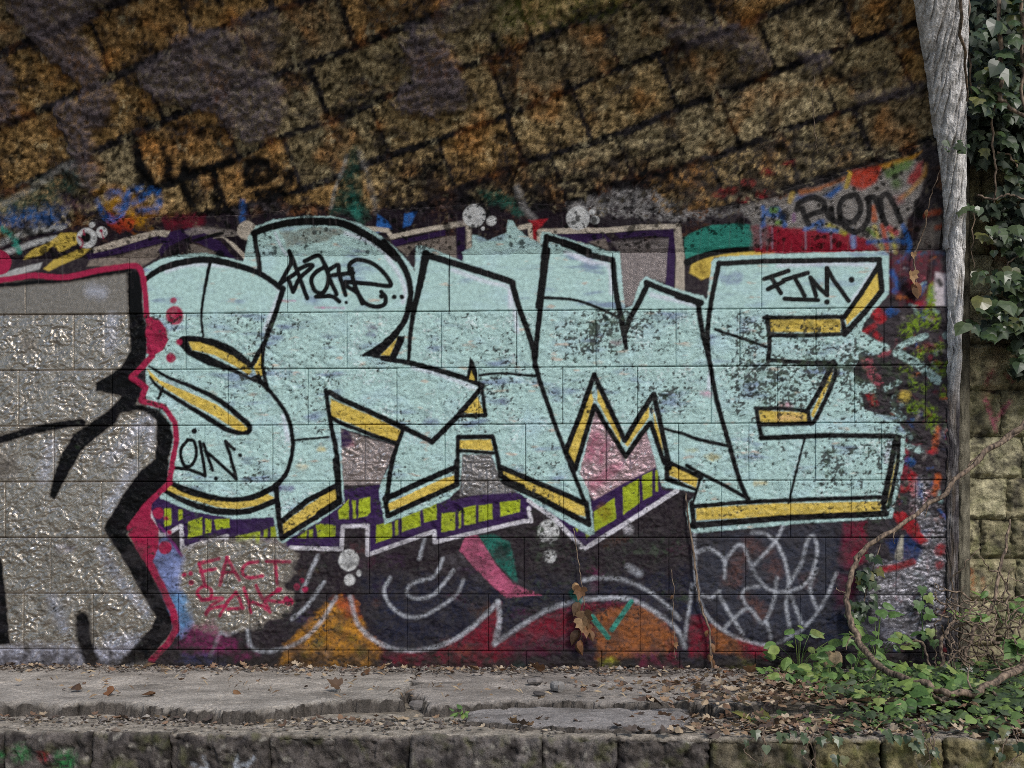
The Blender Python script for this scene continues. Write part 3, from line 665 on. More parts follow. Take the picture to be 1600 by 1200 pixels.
for cr, x, y, r, c in [('A5', 155, 360, 9, lin(86, 40, 100)), ('A5', 150, 395, 7, lin(70, 50, 110)), ('A4', 1330, 1105, 12, lin(80, 64, 120)), ('A4', 1270, 1110, 9, lin(80, 64, 120)), ('A4', 1540, 880, 9, PURP),
                       ('A6', 130, 665, 9, lin(200, 130, 160)), ('A6', 500, 720, 9, lin(200, 120, 140)), ('A5', 770, 700, 9, lin(96, 96, 130)), ('A5', 430, 800, 12, lin(104, 112, 150)), ('A5', 420, 750, 9, lin(90, 110, 120)),
                       ('A5', 1280, 430, 8, lin(130, 70, 80)), ('A6', 160, 960, 12, lin(180, 160, 90)), ('A6', 380, 1080, 10, lin(190, 170, 110)), ('A6', 60, 930, 9, lin(170, 170, 120)), ('A6', 240, 130, 20, lin(120, 132, 160)),
                       ('A4', 1400, 1000, 8, lin(190, 170, 130)), ('A4', 1490, 920, 5, YEL)]:
    disc(cr, x, y, r, c, ry=r * .45, soft=7, big=4, a=0.7, mint=0, blot=0.25)
for cr, x, y, w in [('A4', 1330, 235, 18), ('A4', 1540, 268, 26), ('A4', 1480, 268, 10)]:
    seg(cr, 3, lin(176, 110, 150), x - w * 2, y, x + w * 2, y + 2, soft=3, a=0.6, blot=0.3)
# bright rim light sprayed inside the letters
HL = lin(208, 210, 222)
HLK = dict(soft=5, rag=1, a=0.7, blot=0.05)
for cr, xy in [('A4', (770, 100, 860, 72, 960, 68)), ('B2', (160, 870, 400, 890, 560, 950, 700, 1075)), ('A4', (1290, 215, 1255, 300, 1225, 370)), ('B2', (1200, 620, 1400, 690, 1560, 820)), ('B3', (20, 810, 110, 930, 165, 1060, 150, 1160)),
               ('B3', (540, 910, 800, 1000, 970, 1050, 985, 1200)), ('A5', (790, 200, 815, 300, 825, 380)), ('B3', (1420, 770, 1600, 830)), ('B4', (100, 800, 200, 845, 355, 880, 378, 1090)), ('B4', (690, 1105, 900, 1150, 1050, 1190)),
               ('B5', (180, 875, 560, 860, 940, 870)), ('B5', (930, 900, 840, 1040, 755, 1150)), ('A5', (340, 545, 470, 580, 630, 640)), ('A6', (150, 560, 140, 640)), ('A6', (980, 890, 960, 980)), ('A4', (1310, 770, 1335, 880))]:
    seg(cr, 6.5, HL, *xy, **HLK)
seg('B2', 4, HL, 650, 620, 700, 730, 740, 790, soft=3, a=0.7, blot=0.2)
# bare grey lens left near the top of the second letter
poly(P('B2', 690, 620, 880, 580, 1080, 570, 1210, 610, 1050, 680, 740, 730), lin(132, 138, 128), soft=4, big=3, a=0.9, blot=0.25)

# ---- yellow depths
YP = [('A4', 870, 425, 940, 418, 1050, 465, 1130, 520, 1168, 565, 1150, 580, 1080, 535, 1000, 492, 940, 475, 890, 465), ('A4', 1212, 475, 1175, 545, 1190, 592, 1215, 585),
      ('A4', 680, 550, 740, 605, 860, 655, 1000, 715, 1100, 785, 1150, 830, 1130, 848, 1090, 835, 1000, 775, 880, 712, 780, 652, 700, 595),
      ('B6', 310, 80, 480, 150, 700, 205, 860, 220, 1000, 200, 1090, 155, 1145, 190, 1000, 255, 850, 278, 700, 262, 500, 205, 280, 130),
      ('A5', -40, 690, 0, 708, 150, 770, 290, 838, 265, 895, 120, 835, 0, 785, -40, 770), ('A5', 275, 400, 235, 492, 190, 490), ('A5', 612, 555, 603, 602, 632, 608), ('A5', 640, 680, 670, 758, 570, 758),
      ('A5', 556, 882, 702, 878, 714, 932, 556, 922), ('B7', 525, 338, 700, 258, 960, 138, 1058, 112, 1055, 172, 960, 218, 700, 334, 535, 398),
      ('B6', 1208, 395, 1420, 232, 1600, 138, 1630, 125, 1632, 200, 1600, 225, 1430, 345, 1212, 485), ('B7', -10, 265, 128, 208, 128, 300, -10, 380),
      ('A5', 752, 1012, 860, 1062, 1000, 1122, 1110, 1165), ('A5', 1055, 950, 1165, 640, 1178, 700, 1088, 1005), ('A5', 1195, 640, 1305, 860, 1300, 895, 1195, 700), ('A5', 1322, 900, 1435, 720, 1435, 775, 1335, 912),
      ('A5', 1453, 735, 1490, 870, 1502, 962, 1460, 825), ('B8', 1222, 15, 1455, 128, 1440, 212, 1228, 112), ('A6', 925, 95, 936, 182, 860, 272, 778, 350, 774, 302, 850, 212), ('A6', 418, 322, 752, 322, 752, 384, 422, 382),
      ('A6', 716, 552, 706, 612, 625, 778, 612, 765, 690, 600), ('A6', 372, 742, 597, 755, 597, 803, 378, 800), ('A6', 1018, 940, 986, 1095, 962, 1190, 970, 1140, 1000, 1000)]
for w in YP:
    poly(P(w[0], *w[1:]), YEL * R.uniform(0.92, 1.05), soft=1.8, rag=0.6, blot=0.03)
poly(np.vstack([P('A5', 752, 1012, 860, 1062, 1000, 1122, 1110, 1165), P('B8', 570, 362, 576, 440, 440, 402, 250, 292, 0, 172), P('A5', 755, 1052)]), YEL, soft=1.8, blot=0.05)
poly(P('P', 1088, 794, 1200, 787, 1378, 783, 1376, 799, 1262, 805, 1088, 813), YEL, soft=1.8, blot=0.06)
for q in [(480, 340, 18), (600, 350, 15), (700, 345, 10)]:
    disc('A6', q[0], q[1], q[2], lin(110, 96, 50), ry=6, soft=8, big=4, a=0.6, blot=0.4)
disc('A6', 520, 780, 22, lin(214, 170, 130), ry=6, soft=10, big=3, a=0.6, blot=0.3)

# ---- black outlines
def K(crop, w, *xy, sm=True, **k):
    stroke(P(crop, *xy), w, BLACK, sm=sm, soft=1.7, rag=0.7, rough=0.4, **k)
K('A4', (8, 11, 11, 10, 9), 665, 145, 740, 92, 850, 58, 975, 48, 1100, 75, 1210, 115, 1310, 185)
K('A4', (9, 8, 8), 1312, 180, 1280, 280, 1225, 430, 1170, 530, sm=False)
K('A4', (6, 5, 4), 975, 50, 950, 170, 932, 300, 940, 400)
poly(P('A4', 812, 425, 840, 400, 900, 398, 990, 412, 1080, 450, 1160, 515, 1180, 560, 1150, 545, 1080, 495, 1000, 455, 930, 430, 870, 425, 890, 465, 960, 485, 1080, 545, 1160, 590, 1200, 570, 1245, 655, 1200, 625, 1080, 570, 960, 535, 870, 490), BLACK, soft=1.7, rag=.7, rough=.4)
K('A4', (6, 6, 7), 1222, 430, 1216, 540, 1240, 650)
K('A4', 7, 1195, 600, 1270, 680, 1330, 770, 1355, 880, 1345, 980, 1300, 1070, 1200, 1130, 1100, 1157, 980, 1150, 860, 1120, 790, 1078)
K('A4', (4, 7, 9, 9, 6), 690, 540, 780, 592, 900, 640, 1010, 695, 1100, 765, 1152, 815, 1150, 845, 1105, 850)
K('A4', (4, 7, 9, 8), 695, 590, 740, 642, 850, 712, 960, 778, 1040, 828, 1108, 850)
K('A4', 5, 755, 640, 735, 690)
K('B6', 8, 330, 75, 500, 135, 700, 192, 860, 203, 1000, 180, 1150, 100, 1230, 10)
K('B6', (7, 10, 11, 10, 9), 275, 130, 450, 218, 650, 285, 800, 300, 950, 290, 1150, 215)
K('B6', 9, 1155, 90, 1175, 300, 1200, 500)
K('A4', 4, 1360, 882, 1520, 868)
K('B2', 8, 485, 620, 510, 760, 530, 910)
K('B2', (9, 11, 12, 12, 11), 480, 625, 560, 592, 700, 552, 850, 532, 1050, 530, 1180, 548, 1300, 602, 1450, 692, 1600, 822)
K('B3', (11, 10, 9), 0, 690, 90, 790, 160, 900, 200, 1010, 208, 1110, 185, 1210)
K('A5', (9, 10, 9, 5), 330, 250, 290, 350, 200, 440, 110, 490)
poly(P('A5', 318, 330, 200, 440, 110, 492, 250, 518, 330, 528, 315, 515, 262, 505, 300, 425, 305, 400, 272, 400, 235, 490, 190, 490, 275, 400), BLACK, soft=1.7, rag=.7)
K('A5', (14, 11, 8, 6), 402, 22, 372, 170, 337, 330, 320, 520)
K('A5', (8, 9, 9, 8), 200, 505, 330, 525, 470, 562, 600, 602, 660, 630)
K('A5', (8, 9, 9), 665, 628, 640, 662, 550, 770, 430, 890, sm=False)
K('A5', (11, 11, 10), 400, 25, 560, 72, 780, 142, 803, 155, sm=False)
K('A5', (10, 9, 8, 7, 7), 800, 152, 830, 260, 890, 430, 915, 560, 960, 700, 1040, 920, 1110, 1100, 1145, 1185)
poly(P('A5', 606, 498, 590, 585, 600, 605, 640, 625, 640, 570, 625, 520), BLACK, soft=1.7); poly(P('A5', 612, 560, 603, 600, 628, 606), YEL, soft=1.6)
K('A5', 4.5, 650, 582, 750, 573, 910, 585)
K('A5', (6, 7, 7), 660, 640, 678, 768, 555, 770, sm=False)
K('A5', 9, -45, 660, 0, 688, 150, 755, 300, 825, 430, 890, sm=False)
K('A4', (7, 8, 9), 1508, 650, 1530, 800, 1560, 960, 1572, 1160)
K('A5', 7, -40, 775, 0, 800, 130, 850, 270, 898, sm=False)
K('A5', (7, 7, 8, 9), 293, 838, 270, 900, 240, 1010, 218, 1165)
K('B7', 9.5, 505, 302, 760, 180, 1060, 50, sm=False)
K('B7', 9, 530, 430, 700, 352, 1070, 185, sm=False)
K('B7', 8, 508, 290, 530, 430)
K('B7', 8, 1065, 0, 1068, 185, sm=False)
K('A5', 7, 550, 872, 547, 1075, sm=False); K('A5', 8, 550, 868, 708, 866, sm=False); K('A5', 6, 548, 930, 715, 942, sm=False)
K('A5', (7, 8), 712, 866, 732, 960, 748, 1042)
K('A5', 9, 748, 1008, 900, 1072, 1060, 1140, 1140, 1178, sm=False)
K('A5', 9, 745, 1045, 800, 1080, 850, 1098, sm=False)
K('B8', 10, -60, 165, 0, 195, 200, 282, 400, 390, 600, 492, sm=False)
K('B8', 8.5, 582, 330, 600, 490)
K('B6', 9, 1200, 375, 1400, 210, 1600, 108, 1640, 90, sm=False)
K('B7', 9, 118, 0, 135, 150, 150, 310)
K('B6', 9, 1205, 502, 1400, 382, 1600, 262, 1650, 225, sm=False); K('B7', 9, -10, 412, 150, 310)
K('B3', (9, 10, 9, 8), 1272, 650, 1250, 800, 1230, 1000, 1200, 1200)
K('A5', (9, 9, 8), 965, 0, 940, 200, 917, 400, 905, 545)
K('B3', 10, 1270, 655, 1440, 705, 1600, 765, sm=False); K('B4', 10, 200, 790, 380, 832); K('B4', 9.5, 0, 705, 60, 725, 200, 790, sm=False)
K('A5', (9, 9, 10, 7), 1266, 45, 1282, 200, 1310, 340, 1328, 455)
K('A5', (9, 9, 9), 1325, 380, 1345, 320, 1390, 240, 1426, 165, sm=False)
K('B4', 9.5, 650, 1010, 800, 1070, 1080, 1165, sm=False)
K('A5', 5, 945, 222, 1080, 232, 1180, 262, 1292, 312)
K('A5', 8.5, 1050, 932, 1110, 780, 1180, 580, 1232, 690, 1322, 885, 1390, 770, 1456, 668, 1482, 780, 1530, 1010, sm=False)
K('A5', 8, 1092, 1020, 1142, 850, 1182, 722, 1240, 822, 1327, 958, 1400, 852, 1442, 802, 1505, 990, sm=False)
K('A5', 7, 1092, 1010, 1050, 935)
K('B8', 8.5, 1210, -10, 1212, 140); K('B8', 7, 1212, 5, 1480, 132)
poly(P('B8', 1208, 115, 1440, 215, 1460, 120, 1485, 130, 1420, 350, 1400, 340, 1430, 235, 1300, 195, 1208, 165), BLACK, soft=1.7)
K('A6', 6.5, 40, 1000, 100, 1035, 220, 1095, 325, 1155, sm=False)
K('A5', 5, 1505, 830, 1600, 855); K('A6', (5, 6, 6), 0, 845, 100, 880, 240, 912)
K('A6', (9, 8, 8, 8, 7), 90, 240, 110, 380, 140, 500, 170, 660, 200, 780, 240, 920, 280, 1060, 325, 1165)
K('A6', 9, -5, 218, 92, 245)
K('A6', 8, 188, 62, 152, 240, 135, 380, 140, 500)
K('A6', 8.5, 185, 66, 400, 54, 700, 49, 932, 46, sm=False)
K('A6', 9, 928, 48, 942, 190, 870, 282, 770, 392, sm=False)
K('A6', 8, 922, 82, 845, 205, 768, 312, sm=False)
K('A6', 7, 398, 315, 580, 315, 772, 310, sm=False); K('A6', 7, 418, 396, 600, 398, 772, 390, sm=False); K('A6', 7.5, 410, 310, 422, 420, 416, 515); K('A6', 7, 757, 315, 770, 390)
K('A6', 7, 415, 512, 560, 520, 724, 526, sm=False)
K('A6', (9, 8, 7), 718, 520, 655, 650, 592, 752, sm=False); K('A6', (6, 7, 8), 730, 530, 720, 605, 640, 778, 612, 805)
K('A6', 6.5, 358, 735, 480, 735, 600, 747, sm=False); K('A6', 7, 372, 810, 500, 808, 622, 804, sm=False); K('A6', 7, 362, 735, 372, 810, 388, 872); K('A6', 7, 600, 745, 608, 805)
K('A6', 8.5, 385, 872, 700, 860, 1000, 864, 1022, 868, sm=False)
K('A6', (9, 9, 10), 1008, 868, 985, 1000, 950, 1170); K('A6', (7, 6, 6), 1022, 872, 1014, 1000, 972, 1195)
K('A6', 7, 60, 1190, 300, 1170, 600, 1157, 945, 1146, sm=False)
K('A9', 10, 62, 78, 300, 58, 500, 42, 960, 22, sm=False); K('A9', 8, 62, -25, 72, 80); K('A9', 8, 945, -30, 962, 22)
K('A6', 4, 585, 875, 560, 970, 510, 1172); K('A6', 5, 170, 370, 290, 410, 405, 450)
K('B3', 2.2, 510, 880, 505, 1050, 510, 1250, a=.85)
# ---- marker tags on the mint
def T(crop, w, *xy, sm=True):
    stroke(P(crop, *xy), w, INK, sm=sm, soft=1.4, rag=0.35, rough=0.35)
for xy in [(762, 765, 775, 850, 735, 930, 690, 1012), (762, 765, 800, 860, 830, 940, 900, 1130), (690, 1012, 820, 930), (830, 905, 900, 872, 942, 875, 900, 920, 840, 975, 790, 1080), (790, 1080, 760, 1000), (880, 840, 990, 797, 1040, 875),
           (1040, 885, 965, 930, 932, 990, 960, 1070, 1020, 1088, 1060, 1020, 1062, 930, 1030, 885), (1040, 870, 1085, 1000, 1130, 1098), (1060, 915, 1140, 870, 1150, 940, 1200, 1105), (1100, 950, 1260, 932),
           (1235, 940, 1230, 870, 1290, 830, 1390, 850, 1490, 922, 1552, 1030, 1400, 1018, 1200, 1002), (1250, 900, 1262, 1000, 1330, 1170), (1185, 1020, 1290, 1090, 1350, 1165, 1430, 1197, 1500, 1180, 1512, 1125, 1480, 1080),
           (970, 1118, 1090, 1115, 1150, 1155)]:
    T('B2', 7.4, *xy)
for cr, x, y, r in [('B2', 1205, 1165, 3), ('B3', -20, 1115, 4), ('B3', 80, 1120, 4), ('B3', 140, 1120, 4), ('A4', 900, 840, 4.5), ('A4', 1000, 1060, 3.5), ('A4', 1112, 952, 3.5), ('B5', 560, 1160, 4.5), ('B5', 752, 985, 5)]:
    disc(cr, x, y, r, INK, soft=1.5)
for xy in [(870, 880, 838, 930, 850, 995, 885, 1000, 908, 950, 900, 890, 870, 880), (925, 890, 950, 1040), (942, 900, 985, 1020), (950, 930, 1040, 1010, 1095, 1062), (1045, 888, 1070, 970, 1095, 1062), (1045, 888, 1085, 925), (808, 1010, 880, 1020, 950, 1048)]:
    T('A4', 5.8, *xy)
for xy in [(70, 980, 260, 915), (130, 975, 200, 1090), (100, 1060, 220, 1000), (220, 990, 410, 932), (305, 962, 385, 1110), (432, 970, 475, 1110), (432, 970, 500, 1050, 560, 1105), (560, 1105, 560, 895), (560, 895, 620, 1000, 730, 1150), (230, 1135, 490, 1145)]:
    T('B5', 7.4, *xy, sm=False)

# ---- the silver piece on the left, black shadow, raspberry outline
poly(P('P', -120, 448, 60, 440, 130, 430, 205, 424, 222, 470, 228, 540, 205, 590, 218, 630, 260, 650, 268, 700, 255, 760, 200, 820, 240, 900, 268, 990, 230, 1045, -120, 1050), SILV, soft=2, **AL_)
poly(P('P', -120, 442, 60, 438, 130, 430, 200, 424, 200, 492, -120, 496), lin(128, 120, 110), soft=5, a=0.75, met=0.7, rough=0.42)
for xy in [(640, 820, 700, 780, 690, 900), (620, 1000, 560, 1100, 500, 1200), (240, 900, 200, 1060), (420, 190, 470, 200), (640, 830, 500, 980), (520, 320, 510, 450)]:
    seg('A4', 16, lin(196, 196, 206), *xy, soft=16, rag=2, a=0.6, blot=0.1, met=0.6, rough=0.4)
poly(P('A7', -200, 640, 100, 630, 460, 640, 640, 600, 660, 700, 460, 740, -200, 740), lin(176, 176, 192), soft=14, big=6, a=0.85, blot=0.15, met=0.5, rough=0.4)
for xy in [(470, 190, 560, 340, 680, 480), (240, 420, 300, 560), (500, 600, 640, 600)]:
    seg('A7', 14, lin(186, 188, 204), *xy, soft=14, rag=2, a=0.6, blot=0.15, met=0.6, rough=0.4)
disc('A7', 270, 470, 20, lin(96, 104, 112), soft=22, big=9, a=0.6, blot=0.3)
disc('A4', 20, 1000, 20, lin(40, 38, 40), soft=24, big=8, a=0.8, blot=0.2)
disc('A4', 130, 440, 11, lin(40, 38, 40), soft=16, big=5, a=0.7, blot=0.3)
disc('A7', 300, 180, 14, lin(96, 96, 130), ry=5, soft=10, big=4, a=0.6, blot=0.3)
def KB(crop, *xy, **k):
    poly(P(crop, *xy), BLACK, soft=4.5, rag=1.2, rough=0.32, **k)
seg('A4', 9, BLACK, -300, 170, 0, 165, 150, 152, 300, 142, 450, 118, 600, 95, soft=5, rag=1, rough=.35)
poly(np.vstack([P('A4', 585, 100, 645, 98, 668, 300, 685, 400, 680, 480, 605, 592, 655, 632, 635, 715, 730, 735, 790, 800, 805, 870, 785, 960, 780, 1075, 690, 1170, 640, 1220), P('A7', 590, 120, 690, 260, 740, 380, 800, 510, 790, 580, 690, 700, 540, 735, 600, 660, 700, 550, 720, 500, 640, 370, 570, 240, 475, 90, 530, 5),
                P('A4', 570, 1130, 650, 1020, 715, 970, 725, 900, 720, 790, 690, 762, 640, 745, 560, 760, 540, 800, 450, 870, 380, 930, 290, 1090, 252, 1160, 225, 1145, 240, 1070, 280, 950, 340, 850, 420, 800, 500, 745, 560, 680, 440, 655, 440, 615, 520, 570, 560, 540, 600, 470, 592, 300)]), BLACK, soft=4.5, rag=1.2, rough=.32)
seg('A4', (15, 15, 14), BLACK, -200, 935, 0, 880, 150, 838, 280, 812, 380, 800, soft=5, rag=1.2, rough=.32)
KB('A7', -150, 200, 10, 230, 30, 400, 50, 630, -150, 640)
seg('A7', 26, BLACK, 380, 510, 390, 600, 420, 700, soft=9, rag=1.5, rough=.32)
RK = dict(soft=2.2, rag=0.7, rough=0.45)
stroke(P('A4', -300, 150, 0, 140, 150, 120, 300, 128, 450, 97, 600, 75, 640, 82, 660, 120, 672, 200, 680, 310), 9, RASP, **RK)
poly(P('A4', 672, 305, 730, 318, 770, 365, 778, 420, 755, 465, 705, 500, 680, 480), RASP, sm=False, **RK)
disc('A4', 735, 395, 8, RASP * .45, soft=8, big=3, a=0.6)
stroke(P('A4', 705, 490, 612, 592, 675, 638, 655, 700, 760, 728, 810, 800, 818, 880, 800, 980, 785, 1080, 670, 1190, 600, 1290), (10, 9, 9), RASP, sm=False, **RK)
poly(P('A7', 700, -20, 620, 50, 592, 120, 640, 190, 700, 260, 735, 180, 735, 90, 700, 40), RASP, **RK)
stroke(P('A7', 640, 170, 700, 265, 745, 350, 805, 480, 815, 560, 780, 620, 700, 705), (12, 11, 10), RASP, sm=False, **RK)
disc('A7', 765, 180, 10.5, RASP, **RK)
for x, y, r, ry in [(803, 235, 5, 5), (808, 305, 14, 15), (790, 500, 8, 8), (828, 428, 5, 5)]:
    disc('A4', x, y, r, RASP, ry=ry, soft=3, blot=0.08)
for x, y, r in [(235, 310, 9), (300, 350, 4), (325, 462, 4)]:
    disc('B6', x, y, r, RASP, soft=2.5, big=1)
seg('B6', 4, lin(120, 40, 110), 240, 400, 320, 500, 420, 640, soft=3, a=.8)

# ---- eyes of the old figure on the left
disc('B1', 680, 660, 16, WHITE * .82, blot=0.06); disc('B1', 675, 655, 8, INK, soft=3); disc('B1', 722, 557, 4.5, WHITE * .8); disc('B1', 797, 613, 9, WHITE * .8)
seg('B1', 3, RASP, 620, 650, 650, 700, 630, 740, soft=2, a=.9); seg('B1', 3, RASP, 655, 600, 660, 630, soft=2, a=.9); disc('B1', 792, 602, 2.5, RASP); seg('B1', 2, RASP, 795, 605, 810, 660, soft=2)

# ------------------------------------------------------------------ relief of the faces
split = (gy < K4 + 1)
wallz = (gy <= K5)
wx = gx + 7 * perlin(gx / 24, gy / 24, 140); wy = gy + 7 * perlin(gx / 24 + 50, gy / 24, 143)
fr = fbm(wx / 26, wy / 19, 141, 5, 0.62)
ter = np.round(fr * 5 + 0.8 * perlin(gx / 9, gy / 9, 144)) / 5          # fractured steps
lump = np.clip(perlin(wx / 8, wy / 6.5, 145) + 0.6 * perlin(gx / 3.6, gy / 3.2, 146), -0.6, 1)
act = np.clip(0.55 + 1.1 * FB40 + 0.5 * FB90, 0.15, 1.3)
shiny = np.clip(MET * 1.2, 0, 1)
HW = (0.0040 * fr + 0.0024 * ter) * (0.8 - 0.25 * shiny) + 0.0031 * lump * act * (0.8 + 0.6 * shiny) + 0.0011 * NZB + shiny * (0.0048 * (0.35 - np.abs(perlin(wx / 6.2, wy / 5.0, 147))) + 0.0022 * perlin(wx / 3.6, wy / 3.2, 148)) * np.maximum(act, .75)
HS = 0.0005 * FB40 + 0.0006 * NZB
rough_more = np.clip((gx - px2c([(1385, 700)])[0, 0]) / 60, 0, 1)
H = np.where(split, HW * (0.85 + 0.25 * FB90 + 0.5 * rough_more), HS).astype(np.float32)
pits = np.clip(perlin(wx / 8.5, wy / 7.5, 150) + 0.6 * perlin(gx / 3, gy / 3, 151) + 0.45 * FB40 - 0.60, 0, 1)
pore = np.clip(np.abs(perlin(gx / 5.5, gy / 5.5, 152)) * -3.2 + 0.75, 0, 1)
HV = 0.019 * fbm(wx / 30, wy / 26, 160, 5, .66) + 0.008 * np.round(fbm(wx / 20, wy / 16, 165, 3) * 3) / 3 - 0.028 * np.clip(pits * 2.2, 0, 1) + 0.0045 * NZB - 0.004 * pore * np.clip(FB40 + .5, 0, 1)
# single pores and cavities of the shelly stone
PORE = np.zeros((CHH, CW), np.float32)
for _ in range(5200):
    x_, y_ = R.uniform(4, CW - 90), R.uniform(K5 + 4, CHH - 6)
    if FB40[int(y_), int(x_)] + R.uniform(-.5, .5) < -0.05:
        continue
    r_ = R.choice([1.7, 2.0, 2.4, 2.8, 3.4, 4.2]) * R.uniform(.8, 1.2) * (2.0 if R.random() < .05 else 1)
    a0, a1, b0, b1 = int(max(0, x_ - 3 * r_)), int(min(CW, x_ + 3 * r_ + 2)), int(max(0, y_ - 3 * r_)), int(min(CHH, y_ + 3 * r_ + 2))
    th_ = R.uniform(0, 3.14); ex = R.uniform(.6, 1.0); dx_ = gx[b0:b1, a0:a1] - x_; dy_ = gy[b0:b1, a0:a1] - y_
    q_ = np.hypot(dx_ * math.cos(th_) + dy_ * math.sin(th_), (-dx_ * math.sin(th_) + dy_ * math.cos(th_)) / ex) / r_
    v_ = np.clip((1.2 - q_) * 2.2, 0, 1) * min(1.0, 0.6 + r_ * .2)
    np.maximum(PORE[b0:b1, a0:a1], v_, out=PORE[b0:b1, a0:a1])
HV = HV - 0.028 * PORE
HM = 0.007 * fbm(gx / 18, gy / 16, 170, 5, .6) - 0.008 * np.clip(perlin(gx / 7, gy / 7, 171) - .45, 0, 1) * 2
rend = np.clip((gy - K5) / 2, 0, 1)
HV = HV * (1 - MAUVE) + (HM + 0.006) * MAUVE
HV = HV.astype(np.float32)
# paint lost from the deepest pits, with recess shade painted in, and flaked in patches
def band(u0, v0, u1, v1, f):
    a = px2c([(u0, v1), (u1, v0)])
    return sstep(a[0, 0] - f, a[0, 0] + f, gx) * (1 - sstep(a[1, 0] - f, a[1, 0] + f, gx)) * sstep(a[0, 1] - f, a[0, 1] + f, gy) * (1 - sstep(a[1, 1] - f, a[1, 1] + f, gy))
dens = 0.27 + 0.6 * np.clip(FB90, -.4, 1)
for b, wgt in [((860, 495, 1060, 575), .45), ((700, 500, 820, 570), .25), ((1130, 500, 1350, 660), .5), ((660, 590, 800, 660), .2), ((980, 580, 1110, 660), .3), ((640, 660, 780, 740), .1), ((420, 500, 560, 570), .12),
               ((1180, 690, 1390, 770), .25), ((1330, 490, 1500, 860), .3), ((830, 840, 1080, 960), .3)]:
    dens = dens + wgt * band(*b, 18)
flake = np.clip((perlin(gx / 7, gy / 6, 180) * 0.9 + 0.7 * perlin(gx / 3.4, gy / 3.0, 181) + 0.5 * perlin(gx / 17, gy / 14, 182)) + dens - 0.98, 0, 1) * 4
flake = np.clip(flake, 0, 0.9) * split * (MET < 0.5)
ALB += (lin(44, 44, 42) - ALB) * (flake)[..., None]
H -= (flake * 0.0016).astype(np.float32)
green = np.clip(perlin(gx / 12, gy / 12, 185) + dens - 1.15, 0, .3) * split * (MET < .5)
ALB += (lin(76, 96, 70) - ALB) * green[..., None]
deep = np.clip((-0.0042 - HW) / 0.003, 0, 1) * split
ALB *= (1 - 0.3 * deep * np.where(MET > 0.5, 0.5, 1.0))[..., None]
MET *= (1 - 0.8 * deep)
# pits and pores of the vault stone: recess shade painted into the colour
pit_shade = np.clip(np.clip(pits * 3, 0, 1) + 0.9 * PORE * (1 - .4 * MAUVE) + 0.5 * pore * np.clip(FB40 + .6, 0, 1), 0, 1) * up
ALB *= (1 - 0.85 * pit_shade * (1 - 0.5 * MAUVE))[..., None]
# silver: thin coat, dull where the block drank it, with small pale flakes at random
sm_ = (MET > .55) * (gy < K4)
dk_ = np.clip(fbm(gx / 17, gy / 14, 205, 4, .6) * 1.4 - .35 + .5 * perlin(gx / 4.5, gy / 4, 206), 0, 1) * sm_
ALB += (lin(84, 78, 70) - ALB) * (dk_ * .6)[..., None]
br_ = np.clip(perlin(wx / 6, wy / 4.6, 207) + .5 * perlin(gx / 3.3, gy / 3, 208) + .3 * FB40 - .5, 0, 1) * sm_
ALB += (lin(226, 226, 228) - ALB) * np.clip(br_ * 1.5, 0, .9)[..., None]
# general grime: old dust and exhaust film, heavier on the lower rows
low = 1 - sstep(Y0 + (CAMZ - 0.03) / S, Y0 + (CAMZ + 0.12) / S, gy)
gr_ = np.clip(0.35 + 0.9 * fbm(gx / 36, gy / 28, 190, 5, .6) + 0.35 * NZB, 0, 1) * split
ALB += (lin(54, 51, 52) - ALB) * (gr_ * (0.07 + 0.5 * low) * (1 - .7 * MET))[..., None]
dots = np.clip(perlin(gx / 3.6, gy / 3.2, 195) + 0.5 * perlin(gx / 11, gy / 11, 196) - 0.66, 0, 1) * 4 * split * (MET < .5)
ALB += (lin(30, 30, 30) - ALB) * np.clip(dots, 0, .8)[..., None]
drip = np.clip(perlin(gx / 2.6, gy / 60, 197) + 0.5 * perlin(gx / 9, gy / 90, 198) - 0.35, 0, 1) * (gy > K4 + 40) * (gy < K5 + 60) * (1 - MINTM)
ALB += (lin(120, 112, 110) - ALB) * (drip * 0.35)[..., None]
# damp dirt at the foot of the wall
foot = np.clip(1.05 - (gy - Y0) / 34 + 0.8 * FB15, 0, 1) * wallz
ALB += (lin(44, 40, 38) - ALB) * (foot * 0.85)[..., None]
MET *= (1 - foot)
H += (MOSSM * (0.004 + 0.004 * NZB)).astype(np.float32)
ALB = np.clip(ALB, 0.004, 0.95)
# ------------------------------------------------------------------ materials
def new_mat(name):
    m = bpy.data.materials.new(name); m.use_nodes = True
    return m, m.node_tree.nodes, m.node_tree.links, m.node_tree.nodes['Principled BSDF']

M_MASON, n, l, bs = new_mat('painted_masonry')
at = n.new('ShaderNodeAttribute'); at.attribute_name = 'Col'
pr = n.new('ShaderNodeAttribute'); pr.attribute_name = 'Prop'
tc = n.new('ShaderNodeTexCoord')
geo = n.new('ShaderNodeNewGeometry')
nz = n.new('ShaderNodeTexNoise'); nz.inputs['Scale'].default_value = 260; nz.inputs['Detail'].default_value = 4
nz2 = n.new('ShaderNodeTexNoise'); nz2.inputs['Scale'].default_value = 60; nz2.inputs['Detail'].default_value = 6
l.new(geo.outputs['Position'], nz.inputs['Vector']); l.new(geo.outputs['Position'], nz2.inputs['Vector'])
sp = n.new('ShaderNodeSeparateColor'); l.new(pr.outputs['Color'], sp.inputs[0])
mr = n.new('ShaderNodeMapRange'); mr.inputs[1].default_value = 0.3; mr.inputs[2].default_value = 0.7; mr.inputs[3].default_value = 0.8; mr.inputs[4].default_value = 1.16
l.new(nz2.outputs[0], mr.inputs[0])
nz3 = n.new('ShaderNodeTexNoise'); nz3.inputs['Scale'].default_value = 210; nz3.inputs['Detail'].default_value = 5; nz3.inputs['Roughness'].default_value = 0.7
